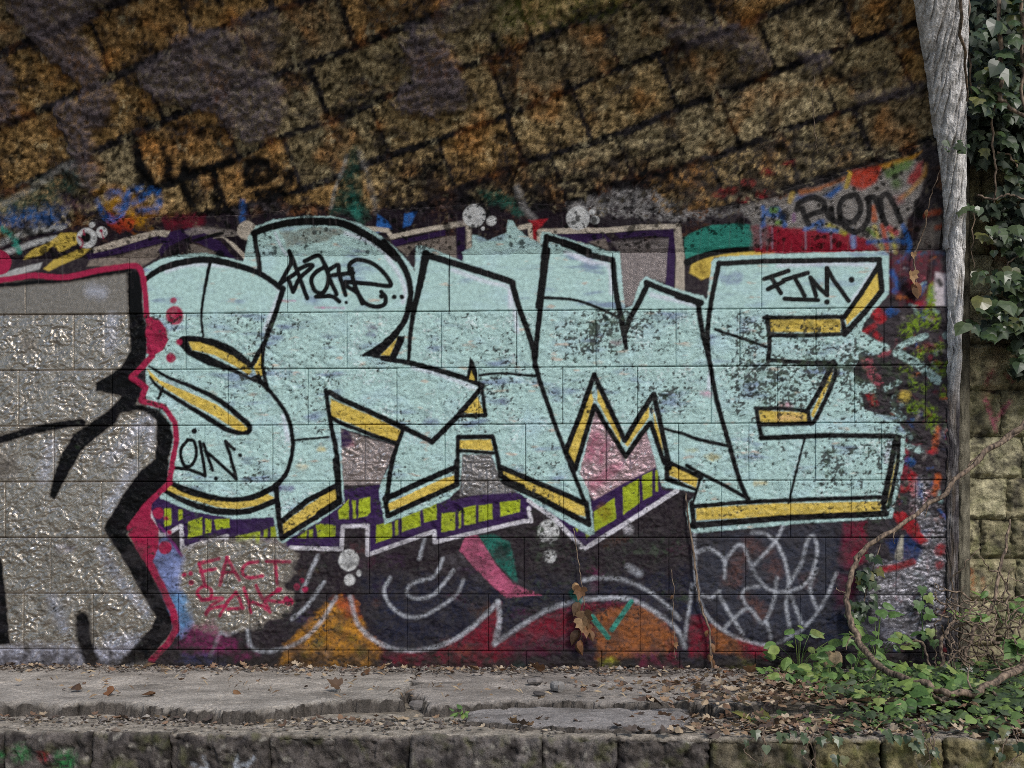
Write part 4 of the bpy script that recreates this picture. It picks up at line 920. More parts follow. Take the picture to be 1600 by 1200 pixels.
l.new(geo.outputs['Position'], nz3.inputs['Vector'])
mg = n.new('ShaderNodeMapRange'); mg.inputs[1].default_value = 0.34; mg.inputs[2].default_value = 0.66; mg.inputs[3].default_value = -0.8; mg.inputs[4].default_value = 0.8
l.new(nz3.outputs[0], mg.inputs[0])
gm = n.new('ShaderNodeMath'); gm.operation = 'MULTIPLY_ADD'
l.new(mg.outputs[0], gm.inputs[0]); l.new(sp.outputs[2], gm.inputs[1]); l.new(mr.outputs[0], gm.inputs[2])
mx = n.new('ShaderNodeVectorMath'); mx.operation = 'SCALE'
l.new(at.outputs['Color'], mx.inputs[0]); l.new(gm.outputs[0], mx.inputs['Scale'])
l.new(mx.outputs[0], bs.inputs['Base Color'])
l.new(sp.outputs[0], bs.inputs['Metallic'])
ad = n.new('ShaderNodeMath'); ad.operation = 'MULTIPLY_ADD'; ad.inputs[1].default_value = 0.35; ad.inputs[2].default_value = -0.17
l.new(nz.outputs[0], ad.inputs[0])
ad2 = n.new('ShaderNodeMath'); ad2.operation = 'ADD'; l.new(ad.outputs[0], ad2.inputs[0]); l.new(sp.outputs[1], ad2.inputs[1])
l.new(ad2.outputs[0], bs.inputs['Roughness'])
bp = n.new('ShaderNodeBump'); bp.inputs['Strength'].default_value = 0.55; bp.inputs['Distance'].default_value = 0.003
l.new(nz.outputs[0], bp.inputs['Height'])
bh = n.new('ShaderNodeMath'); bh.operation = 'MULTIPLY'; l.new(nz3.outputs[0], bh.inputs[0]); l.new(sp.outputs[2], bh.inputs[1])
bp2 = n.new('ShaderNodeBump'); bp2.inputs['Strength'].default_value = 0.7; bp2.inputs['Distance'].default_value = 0.010
l.new(bh.outputs[0], bp2.inputs['Height']); l.new(bp.outputs[0], bp2.inputs['Normal']); l.new(bp2.outputs[0], bs.inputs['Normal'])
bs.inputs['Specular IOR Level'].default_value = 0.08

def leaf_mat(name, cols, gloss=0.4):
    m, n, l, bs = new_mat(name)
    oi = n.new('ShaderNodeObjectInfo')
    cr = n.new('ShaderNodeValToRGB')
    while len(cr.color_ramp.elements) < len(cols):
        cr.color_ramp.elements.new(0.5)
    for i, c in enumerate(cols):
        cr.color_ramp.elements[i].position = i / (len(cols) - 1); cr.color_ramp.elements[i].color = (*lin(*c), 1)
    l.new(oi.outputs['Random'], cr.inputs[0])
    geo = n.new('ShaderNodeNewGeometry')
    nz = n.new('ShaderNodeTexNoise'); nz.inputs['Scale'].default_value = 70
    l.new(geo.outputs['Position'], nz.inputs['Vector'])
    mr = n.new('ShaderNodeMapRange'); mr.inputs[1].default_value = 0.3; mr.inputs[2].default_value = 0.7; mr.inputs[3].default_value = 0.75; mr.inputs[4].default_value = 1.2
    l.new(nz.outputs[0], mr.inputs[0])
    mx = n.new('ShaderNodeVectorMath'); mx.operation = 'SCALE'
    l.new(cr.outputs[0], mx.inputs[0]); l.new(mr.outputs[0], mx.inputs['Scale'])
    l.new(mx.outputs[0], bs.inputs['Base Color'])
    bs.inputs['Roughness'].default_value = gloss
    tr = n.new('ShaderNodeBsdfTranslucent'); l.new(mx.outputs[0], tr.inputs[0])
    mix = n.new('ShaderNodeMixShader'); mix.inputs[0].default_value = 0.22
    out = n['Material Output']
    l.new(bs.outputs[0], mix.inputs[1]); l.new(tr.outputs[0], mix.inputs[2]); l.new(mix.outputs[0], out.inputs[0])
    return m
M_IVY = leaf_mat('ivy_leaf_green', [(42, 58, 34), (58, 76, 46), (74, 90, 60), (66, 84, 48), (92, 106, 74), (54, 66, 40), (118, 116, 62)], 0.34)
M_YOUNG = leaf_mat('young_leaf_green', [(70, 98, 52), (90, 122, 64), (108, 138, 74), (126, 150, 74), (140, 152, 86)], 0.5)
M_DEAD = leaf_mat('dead_leaf_brown', [(96, 66, 42), (140, 104, 70), (120, 78, 48), (172, 138, 98), (84, 62, 46)], 0.7)

M_ATT, n, l, bs = new_mat('tinted_litter')
at = n.new('ShaderNodeAttribute'); at.attribute_name = 'Col'; l.new(at.outputs['Color'], bs.inputs['Base Color']); bs.inputs['Roughness'].default_value = 0.65

M_BARK, n, l, bs = new_mat('vine_bark')
geo = n.new('ShaderNodeNewGeometry')
nz = n.new('ShaderNodeTexNoise'); nz.inputs['Scale'].default_value = 90; nz.inputs['Detail'].default_value = 6
mp = n.new('ShaderNodeMapping'); mp.inputs['Scale'].default_value = (1, 1, 0.35)
l.new(geo.outputs['Position'], mp.inputs[0]); l.new(mp.outputs[0], nz.inputs['Vector'])
cr = n.new('ShaderNodeValToRGB'); cr.color_ramp.elements[0].position = 0.36; cr.color_ramp.elements[0].color = (*lin(58, 46, 38), 1); cr.color_ramp.elements[1].position = 0.72; cr.color_ramp.elements[1].color = (*lin(158, 136, 114), 1)
l.new(nz.outputs[0], cr.inputs[0]); l.new(cr.outputs[0], bs.inputs['Base Color'])
bp = n.new('ShaderNodeBump'); bp.inputs['Strength'].default_value = 0.7; bp.inputs['Distance'].default_value = 0.004; l.new(nz.outputs[0], bp.inputs['Height']); l.new(bp.outputs[0], bs.inputs['Normal'])
bs.inputs['Roughness'].default_value = 0.8

# ------------------------------------------------------------------ mesh helpers
def sample(arr, X, Y):
    x = np.clip(X, 0, CW - 1.001); y = np.clip(Y, 0, CHH - 1.001)
    xi = x.astype(int); yi = y.astype(int); fx = x - xi; fy = y - yi
    if arr.ndim == 3:
        fx = fx[..., None]; fy = fy[..., None]
    return (arr[yi, xi] * (1 - fx) + arr[yi, xi + 1] * fx) * (1 - fy) + (arr[yi + 1, xi] * (1 - fx) + arr[yi + 1, xi + 1] * fx) * fy

def link(o, parent=None):
    COL.objects.link(o)
    if parent is not None:
        o.parent = parent
    return o

def tag(o, label=None, cat=None, group=None, kind=None):
    if label: o['label'] = label
    if cat: o['category'] = cat
    if group: o['group'] = group
    if kind: o['kind'] = kind
    return o

def empty(name, loc):
    e = bpy.data.objects.new(name, None); e.location = loc; e.empty_display_size = 0.1
    return link(e)

def raw_mesh(name, verts, faces, col=None, prop=None, smooth=True):
    """verts (n,3), faces (m,k) array"""
    me = bpy.data.meshes.new(name)
    v = np.ascontiguousarray(verts, np.float32); f = np.ascontiguousarray(faces, np.int32)
    me.vertices.add(len(v)); me.vertices.foreach_set('co', v.ravel())
    k = f.shape[1]
    me.loops.add(f.size); me.loops.foreach_set('vertex_index', f.ravel())
    me.polygons.add(len(f)); me.polygons.foreach_set('loop_start', np.arange(0, f.size, k, dtype=np.int32))
    try:
        me.polygons.foreach_set('loop_total', np.full(len(f), k, np.int32))
    except Exception:
        pass
    me.update(calc_edges=True)
    me.polygons.foreach_set('use_smooth', np.full(len(f), smooth, bool))
    for nm, arr in (('Col', col), ('Prop', prop)):
        if arr is not None:
            a = me.color_attributes.new(nm, 'FLOAT_COLOR', 'POINT')
            c = np.ones((len(v), 4), np.float32); c[:, :arr.shape[1]] = arr
            a.data.foreach_set('color', c.ravel())
    return me

def grid_faces(nr, nc):
    i = np.arange(nr * nc).reshape(nr, nc)
    return np.stack([i[:-1, :-1], i[:-1, 1:], i[1:, 1:], i[1:, :-1]], -1).reshape(-1, 4)

def grid_obj(name, pos, col, prop, parent=None, mat=None, origin=None, flip=False):
    nr, nc = pos.shape[:2]
    f = grid_faces(nr, nc)
    if flip:
        f = f[:, ::-1]
    v = pos.reshape(-1, 3)
    og = np.array(origin if origin is not None else v.mean(0))
    me = raw_mesh(name, v - og, f, col.reshape(-1, 3), prop.reshape(-1, 3))
    me.materials.append(mat or M_MASON)
    o = bpy.data.objects.new(name, me)
    link(o, parent)
    po = np.array(parent.location) if parent is not None else 0
    o.location = og - po
    return o

def skirted(n, step_edge=1.0):
    """parameter 0..n-1 with doubled first and last entries for a turned-in edge"""
    return np.concatenate([[0], np.arange(n), [n - 1]])

# ------------------------------------------------------------------ the block wall
wall = empty('graffiti_wall', (0, 0, 0))
tag(wall, 'long concrete block wall covered in mint and silver graffiti lettering', 'wall')
BJ = {4: [40, 202, 449, 702, 957, 1190, 1392], 3: [-60, 115, 290, 408, 542, 689, 807, 931, 1056, 1156, 1275, 1381], 2: [-110, 29, 175, 356, 481, 620, 748, 879, 996, 1111, 1215, 1335, 1446],
      1: [-50, 84, 216, 320, 426, 570, 695, 821, 947, 1060, 1170, 1274, 1377], 0: [-120, 8, 159, 260, 370, 514, 626, 762, 880, 997, 1127, 1235, 1330, 1430], -1: [-80, 79, 230, 324, 429, 577, 685, 819, 935, 1045, 1165, 1290, 1400],
      -2: [-60, 37, 145, 278, 390, 510, 636, 763, 880, 1000, 1120, 1250, 1370], -3: [-100, 90, 210, 340, 450, 575, 700, 822, 940, 1062, 1180, 1300, 1420]}
XL, XR = 18.0, float(px2c([(1486, 700)])[0, 0])
STEP = 1.38
for k in range(4, -4, -1):
    ya = Y0 + (CAMZ + k * CH) / S; yb = ya + CH / S
    vmid = HOR - (k + .5) * 88.6
    xs = [XL] + [float(px2c([(u, vmid)])[0, 0]) for u in BJ[k]] + [XR]
    xs = [x for i, x in enumerate(sorted(set(xs))) if XL <= x <= XR]
    yl = max(ya, Y0 - 20)
    for xa, xb in zip(xs[:-1], xs[1:]):
        if xb - xa < 6:
            continue
        nc = max(8, int((xb - xa) / STEP)); nr = max(8, int((yb - yl) / STEP))
        cx = skirted(nc) / (nc - 1) * (xb - xa - 0.5) + xa + 0.25
        cy = skirted(nr) / (nr - 1) * (yb - yl - (0.5 if k < 4 else 0.05)) + yl + 0.25
        X, Y = np.meshgrid(cx, cy)
        hh = sample(H, X, Y)
        wv = 0.7 * sample(NZ, X, Y)
        d = np.minimum(np.minimum(X - xa, xb - X), np.minimum(Y - ya, yb - Y))
        gv = np.minimum(Y - ya, yb - Y); gh = np.minimum(X - xa, xb - X)
        if k == 4:
            gv = np.minimum(Y - ya, 99.0)
        fade = np.clip(0.75 + 0.9 * sample(FB40, X, Y), 0.15, 1)
        fade = fade * (1.0 if k > 0 else 0.6 if (xa < 1100 or k == 0) else 0.3) * R.uniform(.6, 1.15)
        dep = (1 - sstep(0.1, 1.7, gv + 0.3 * wv)) * 0.0055 * (0.45 + .55 * fade) * (1.0 if k > -1 else .55) + (1 - sstep(0.1, 1.5, gh + 0.3 * wv)) * (0.0036 if k < 4 else 0.0018) * fade
        tilt = R.uniform(-1, 1) * 0.0025 * ((X - xa) / (xb - xa) - .5) + R.uniform(-.0012, .0012) if k < 4 else 0
        hh = hh * (0.35 + 0.65 * sstep(0, 7, d)) + tilt - np.minimum(dep, 0.006)
        hh[0, :] = -0.012; hh[-1, :] = -0.012 if k < 4 else 0.0; hh[:, 0] = hh[:, -1] = -0.012
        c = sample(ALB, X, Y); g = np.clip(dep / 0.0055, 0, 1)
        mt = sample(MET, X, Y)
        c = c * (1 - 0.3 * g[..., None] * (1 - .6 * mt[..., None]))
        p = np.stack([sample(MET, X, Y) * (1 - g), sample(RGH, X, Y), (.24 if k < 4 else .08) * (1 - .75 * sample(MET, X, Y))], -1)
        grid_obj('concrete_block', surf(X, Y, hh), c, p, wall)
# the core behind the facing
bx = [((XL - X0) * S, 0.028, -0.5), ((XR - X0) * S, 0.028, -0.5), ((XR - X0) * S, 0.028, Z0 + .1), ((XL - X0) * S, 0.028, Z0 + .1), ((XL - X0) * S, .6, -0.5), ((XR - X0) * S, .6, -0.5), ((XR - X0) * S, .6, Z0 + .1), ((XL - X0) * S, .6, Z0 + .1)]
me = raw_mesh('core', np.array(bx), np.array([(0, 1, 2, 3), (1, 5, 6, 2), (5, 4, 7, 6), (4, 0, 3, 7), (3, 2, 6, 7), (4, 5, 1, 0)]), np.tile(CONC * .5, (8, 1)), np.tile([0, .8, 0], (8, 1)), False)
me.materials.append(M_MASON); link(bpy.data.objects.new('core', me), wall)

# ------------------------------------------------------------------ the vault
pv = np.array([-140, -60, 0, 130, 260, 350, 420, 480, 600, 800, 1050], float)
pl_ = np.array([1404, 1418, 1428, 1450, 1467, 1475, 1478, 1480, 1479, 1478, 1477], float)
prr = np.array([1524, 1520, 1517, 1513, 1511, 1508, 1506, 1503, 1500, 1499, 1498], float)
_pc = px2c(np.stack([pl_ * .55 + prr * .45, pv], 1)); _po = np.argsort(_pc[:, 1])
def clipx(X, Y):
    return np.minimum(X, np.interp(Y, _pc[_po, 1], _pc[_po, 0]))
vault = empty('stone_vault', (0, 0, Z0))
tag(vault, 'dark vault of pitted ochre stone curving over the painted wall', 'vault')
VXR = XR + 22
def zero3(X, r=0.8, g=.5):
    return np.stack([np.zeros_like(X), np.full_like(X, r), np.full_like(X, g)], -1)
X, Y = np.meshgrid(np.arange(XL, VXR, 3.0), np.concatenate([np.arange(K5 + 0.5, CHH - 3, 3.0)]))
X = clipx(X, Y)
hm = -0.022 + sample(HM.astype(np.float32), X, Y) + 0.027 * sample(MAUVE, X, Y) + 0.004 * sample(FB15, X, Y)
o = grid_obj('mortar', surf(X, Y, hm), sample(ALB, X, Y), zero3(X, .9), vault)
# soffit that goes on overhead, plain beyond the traced stones
X, Y = np.meshgrid(np.linspace(XL, VXR, 90), np.linspace(CHH - 4, Y0 + (Z0 + 1.6) / S, 40))
X = clipx(X, Y)
hn = 0.02 * fbm(X / 40, Y / 40, 210, 4)
cc = np.clip(lin(120, 98, 60) * (0.7 + 0.5 * fbm(X / 60, Y / 60, 220, 3))[..., None], .02, 1)
grid_obj('crown', surf(X, Y, hn - 0.01), cc, zero3(X, .9), vault)
# rendered strip between the wall head and the lowest stones
uu = np.linspace(-110, 1492, 1120)
vt_ = trim_v(uu) + 2.0 * perlin(uu / 9, uu * 0, 230) + 1.5 * perlin(uu / 3, uu * 0, 231)
lo = np.stack([px2c(np.stack([uu, trim_v(uu)], 1))[:, 0], np.full(len(uu), K5 - .3)], 1)
hi = px2c(np.stack([uu, vt_], 1)); hi[:, 1] = np.maximum(hi[:, 1], K5 + 4); lo[:, 0] = hi[:, 0]
nb = 76
b = np.concatenate([[0], np.linspace(0, 1, nb), [1]])[:, None]
X = lo[None, :, 0] * (1 - b) + hi[None, :, 0] * b; Y = lo[None, :, 1] * (1 - b) + hi[None, :, 1] * b
hh = 0.003 + 0.0012 * sample(FB15, X, Y) + 0.0008 * sample(NZB, X, Y) + 0.006 * np.clip(sample(FB40, X, Y), 0, 1) * sstep(0.45, 1, b)
hh = hh * np.clip(b * 9, 0, 1)
hh[0] = -0.001; hh[-1] = -0.03
grid_obj('render_strip', surf(X, Y, hh), sample(ALB, X, Y), np.stack([sample(MET, X, Y), sample(RGH, X, Y), 0 * X + .25], -1), vault)
for st in STONES:
    wpx = st[1] - st[0]
    na = max(10, int(wpx / 1.5)); nbb = 52
    g, mn, mx_, vb = stone_grid(st, na, nbb)
    if mx_ < 26:
        continue
    ia = skirted(na).astype(int); ib = skirted(nbb).astype(int)
    g = g[ib][:, ia]
    X, Y = g[..., 0], g[..., 1]
    if np.all(X > clipx(X, Y) - 3):
        continue
    aa = ia / (na - 1); bb_ = ib / (nbb - 1)
    wid = np.hypot(X[:, -1] - X[:, 0], Y[:, -1] - Y[:, 0])[:, None]; hei = np.hypot(X[-1] - X[0], Y[-1] - Y[0])[None, :]
    d = np.minimum(np.minimum(aa, 1 - aa)[None, :] * wid, np.minimum(bb_, 1 - bb_)[:, None] * hei)
    dj = d + 2.6 * sample(NZ, X, Y) + 2.2 * sample(FB15, X, Y)
    lift = R.uniform(-0.004, 0.008)
    hh = sample(HV, X, Y) + lift - 0.045 * (1 - sstep(2.0, 4.6, dj)) + 0.010 * (sstep(3, 26, d) - 1)
    hh = hh * (1 - 0.0) + 0
    hh[0] = hh[-1] = -0.06; hh[:, 0] = hh[:, -1] = -0.06
    X = clipx(X, Y)
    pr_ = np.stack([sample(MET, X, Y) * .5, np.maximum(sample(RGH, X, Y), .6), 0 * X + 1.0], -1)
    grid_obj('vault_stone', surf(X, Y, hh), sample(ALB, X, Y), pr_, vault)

# ------------------------------------------------------------------ weathered pier at the end of the vault
pier = empty('weathered_pier', (float((XR - X0) * S), 0, 0))
tag(pier, 'tall weathered grey pier, widening upwards beside the hanging ivy', 'pier')
vv = np.concatenate([np.linspace(-140, 1052, 560)])
uL = np.interp(vv, pv, pl_) + 1.2 * perlin(vv / 14, vv * 0, 240); uR = np.interp(vv, pv, prr) + 1.0 * perlin(vv / 18, vv * 0, 241)
cl = px2c(np.stack([uL, vv], 1)); cr_ = px2c(np.stack([uR, vv], 1))
na = 64
t = np.linspace(0, 1, na)
X = cl[:, :1] * (1 - t) + cr_[:, :1] * t; Y = np.repeat((cl[:, 1:] + cr_[:, 1:]) / 2, na, 1)
prof = 0.045 * np.sin(np.pi * np.clip(t, 0.02, .98)) ** 0.55 - 0.05 * (t < 0.02) - 0.30 * np.clip((t - .93) / .07, 0, 1)
wpx = X + 5 * perlin(X / 40, Y / 70, 243) + 2 * perlin(X / 9, Y / 25, 249)
fiss = np.abs(perlin(wpx / 13, Y / 190, 242)) * .7 + .45 * np.abs(perlin(wpx / 5, Y / 60, 239)); fiss2 = perlin(wpx / 2.4, Y / 15, 244) + .6 * perlin(X / 2, Y / 3, 238)
topm = sstep(K5 - 260, K5 - 150, Y)
hh = prof[None] * np.where(prof[None] > 0, 0.22 + 0.78 * topm, 1) + (0.010 * (np.clip(fiss * 4.0, 0, 1) - .7) + 0.0022 * fiss2) * (0.5 + 0.5 * topm) + 0.006 * fbm(X / 20, Y / 30, 245, 3)
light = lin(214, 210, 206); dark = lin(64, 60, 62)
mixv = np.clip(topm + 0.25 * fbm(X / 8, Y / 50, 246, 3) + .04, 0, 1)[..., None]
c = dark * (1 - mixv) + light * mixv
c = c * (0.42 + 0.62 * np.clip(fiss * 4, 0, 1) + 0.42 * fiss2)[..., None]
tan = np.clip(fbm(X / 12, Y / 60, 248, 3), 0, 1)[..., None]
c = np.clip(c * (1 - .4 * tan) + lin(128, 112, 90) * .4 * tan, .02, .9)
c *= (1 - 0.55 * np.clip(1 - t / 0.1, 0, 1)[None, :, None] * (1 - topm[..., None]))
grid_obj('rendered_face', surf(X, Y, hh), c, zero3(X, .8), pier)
# pale stone edge strip behind it
vv = np.linspace(250, 1030, 260); na = 16; t = np.linspace(0, 1, na)
U = (1492 + 2 * perlin(vv / 40, vv * 0, 250))[:, None] * (1 - t) + (1516 + 1.5 * perlin(vv / 25, vv * 0, 251))[:, None] * t
yy = 0.055 - 0.03 * np.sin(np.pi * t)[None] ** .6 + 0.006 * perlin(U / 5, vv[:, None] / 20 + 0 * U, 252) + 0.12 * (t > .96)
pos = at_y(U, np.repeat(vv[:, None], na, 1), yy)
c = lin(122, 116, 100) * (0.75 + 0.4 * fbm(U / 6, vv[:, None] / 30 + 0 * U, 253, 3))[..., None]
c = c * (0.5 + 0.5 * sstep(560, 660, vv))[:, None, None]
grid_obj('edge_strip', pos, np.clip(c, .02, .8), zero3(U, .85), pier, flip=True)

# ------------------------------------------------------------------ mossy wing wall
wing = empty('wing_wall', (2.1, 0.13, 0))
tag(wing, 'mossy coursed stone wall behind the ivy at the edge of the picture', 'wall')
WY = 0.13
zl = [float(at_y(1550., v, WY)[2]) for v in (1085, 1010, 939, 873, 812, 747, 682, 609, 536, 464, 396, 326, 254, 180, 108, 36, -40, -110)]
wx0 = float(at_y(1500., 800., WY)[0])
wjoint = {0: [1590], 1: [1560], 2: [1590], 3: [1535, 1583], 4: [1575], 5: [1600], 6: [1567], 7: [1610], 8: [1584], 9: [1556]}
def rock_patch(x0, x1, z0, z1, y, tone, seed, depth=0.018, step=0.0045, moss=0.4):
    nc = max(8, int((x1 - x0) / step)); nr = max(8, int((z1 - z0) / step))
    X, Z = np.meshgrid(skirted(nc) / (nc - 1) * (x1 - x0) + x0, skirted(nr) / (nr - 1) * (z1 - z0) + z0)
    u, w = X / S, Z / S
    d = np.minimum(np.minimum(X - x0, x1 - X), np.minimum(Z - z0, z1 - Z)) / S + 2.5 * perlin(u / 6, w / 6, seed) + 2 * perlin(u / 15, w / 15, seed + 1)
    h = 0.010 * fbm(u / 22, w / 22, seed + 2, 4) + depth * (sstep(0, 8, d) - 1) + 0.004 * perlin(u / 4, w / 4, seed + 5) - 0.012 * np.clip(perlin(u / 6, w / 6, seed + 6) - .5, 0, 1)
    h[0] = h[-1] = -0.06; h[:, 0] = h[:, -1] = -0.06
    c = tone * (0.85 + 0.4 * fbm(u / 18, w / 18, seed + 7, 4))[..., None]
    mo = np.clip(fbm(u / 25, w / 25, seed + 8, 4) * 1.2 + moss - .3, 0, 1)[..., None] * (0.5 + 0.5 * np.clip(.5 + perlin(u / 3, w / 3, seed + 9), 0, 1))[..., None]
    c = c * (1 - .6 * mo) + lin(96, 100, 58) * .6 * mo
    so = np.clip(fbm(u / 28, w / 28, seed + 11, 4) * 1.8 - .3, 0, 1)[..., None]
    c = c * (1 - .8 * so) + lin(46, 44, 44) * .8 * so
    ed = (1 - sstep(0, 6, d))[..., None]
    return X, Z, h, np.clip(c * (1 - .35 * ed), .015, .8)
WPAINT = []
def spray(X, Z, c, pts, wd, colr, al):
    """sprayed line on the wing wall in world x,z"""
    sd = np.full(X.shape, 9.0)
    for p, q in zip(pts[:-1], pts[1:]):
        dx, dz = q[0] - p[0], q[1] - p[1]
        t = np.clip(((X - p[0]) * dx + (Z - p[1]) * dz) / (dx * dx + dz * dz + 1e-9), 0, 1)
        sd = np.minimum(sd, np.hypot(X - p[0] - t * dx, Z - p[1] - t * dz))
    a = (np.clip(1.3 - sd / wd, 0, 1) * al * np.clip(.7 + .9 * perlin(X / S / 4, Z / S / 4, 300), 0, 1))[..., None]
    return c * (1 - a) + colr * a
def wpt(*xy):
    p = np.asarray(xy, float).reshape(-1, 2); w = at_y(p[:, 0], p[:, 1], WY)
    return w[:, [0, 2]]
SPR = [(wpt(1540, 625, 1548, 645, 1552, 662), 0.012, lin(176, 96, 112), .85), (wpt(1578, 628, 1565, 645, 1552, 662, 1556, 672), 0.012, lin(176, 96, 112), .85), (wpt(1552, 580, 1540, 600), 0.012, lin(150, 70, 80), .7),
       (wpt(1572, 585, 1582, 595), 0.01, lin(150, 70, 80), .6), (wpt(1518, 890, 1522, 910, 1520, 920), 0.012, lin(170, 104, 66), .6), (wpt(1535, 905, 1538, 920), .01, lin(170, 104, 66), .5),
       (wpt(1508, 828, 1510, 858), .008, lin(44, 42, 42), .8), (wpt(1518, 830, 1516, 856), .008, lin(44, 42, 42), .8), (wpt(1530, 832, 1534, 858, 1540, 836), .008, lin(44, 42, 42), .8), (wpt(1545, 700, 1556, 735), .016, lin(54, 50, 48), .8),
       (wpt(1560, 540, 1545, 620), .03, lin(100, 44, 44), .35), (wpt(1545, 380, 1590, 420), .03, lin(110, 40, 46), .5)]
for k in range(len(zl) - 1):
    js = [wx0] + [float(at_y(float(u), 700., WY)[0]) for u in wjoint.get(k, [1530 + (k * 37) % 50])]
    while js[-1] < 3.2:
        js.append(js[-1] + R.uniform(0.2, 0.34))
    for xa, xb in zip(js[:-1], js[1:]):
        tone = [lin(170, 160, 128), lin(156, 148, 118), lin(178, 170, 138), lin(142, 134, 106)][R.randrange(4)]
        X, Z, h, c = rock_patch(xa, xb, zl[k], zl[k + 1], WY, tone, 310 + R.randrange(60), step=0.0045 if xa < 2.4 else .009, moss=0.45)
        for pts, wd, cl_, al in SPR:
            c = spray(X, Z, c, pts, wd, cl_, al)
        grid_obj('wall_stone', np.stack([X, WY - h, Z], -1), c, zero3(X, .9), wing)
xx, zz = np.meshgrid(np.linspace(wx0 - .2, 3.3, 60), np.linspace(-.5, 3.0, 60))
grid_obj('mortar', np.stack([xx, WY + 0.028 + 0.004 * perlin(xx * 30, zz * 30, 5), zz], -1), np.tile(lin(58, 54, 44), (60, 60, 1)), zero3(xx, .95), wing)
# ------------------------------------------------------------------ ground, ledge
GZ = -0.46
gr = raw_mesh('ground', np.array([(-60, -60, GZ), (60, -60, GZ), (60, 60, GZ), (-60, 60, GZ)]), np.array([(0, 1, 2, 3)]), None, None, False)
M_GR, n, l, bs = new_mat('gravel_ground')
nzg = n.new('ShaderNodeTexNoise'); nzg.inputs['Scale'].default_value = 8; nzg.inputs['Detail'].default_value = 8
geo = n.new('ShaderNodeNewGeometry'); l.new(geo.outputs['Position'], nzg.inputs['Vector'])
cr = n.new('ShaderNodeValToRGB'); cr.color_ramp.elements[0].color = (*lin(84, 78, 70), 1); cr.color_ramp.elements[1].color = (*lin(128, 120, 108), 1)
l.new(nzg.outputs[0], cr.inputs[0]); l.new(cr.outputs[0], bs.inputs['Base Color']); bs.inputs['Roughness'].default_value = 0.9
gr.materials.append(M_GR)
tag(link(bpy.data.objects.new('ground', gr)), 'bare grey earth below the stone ledge', kind='structure')

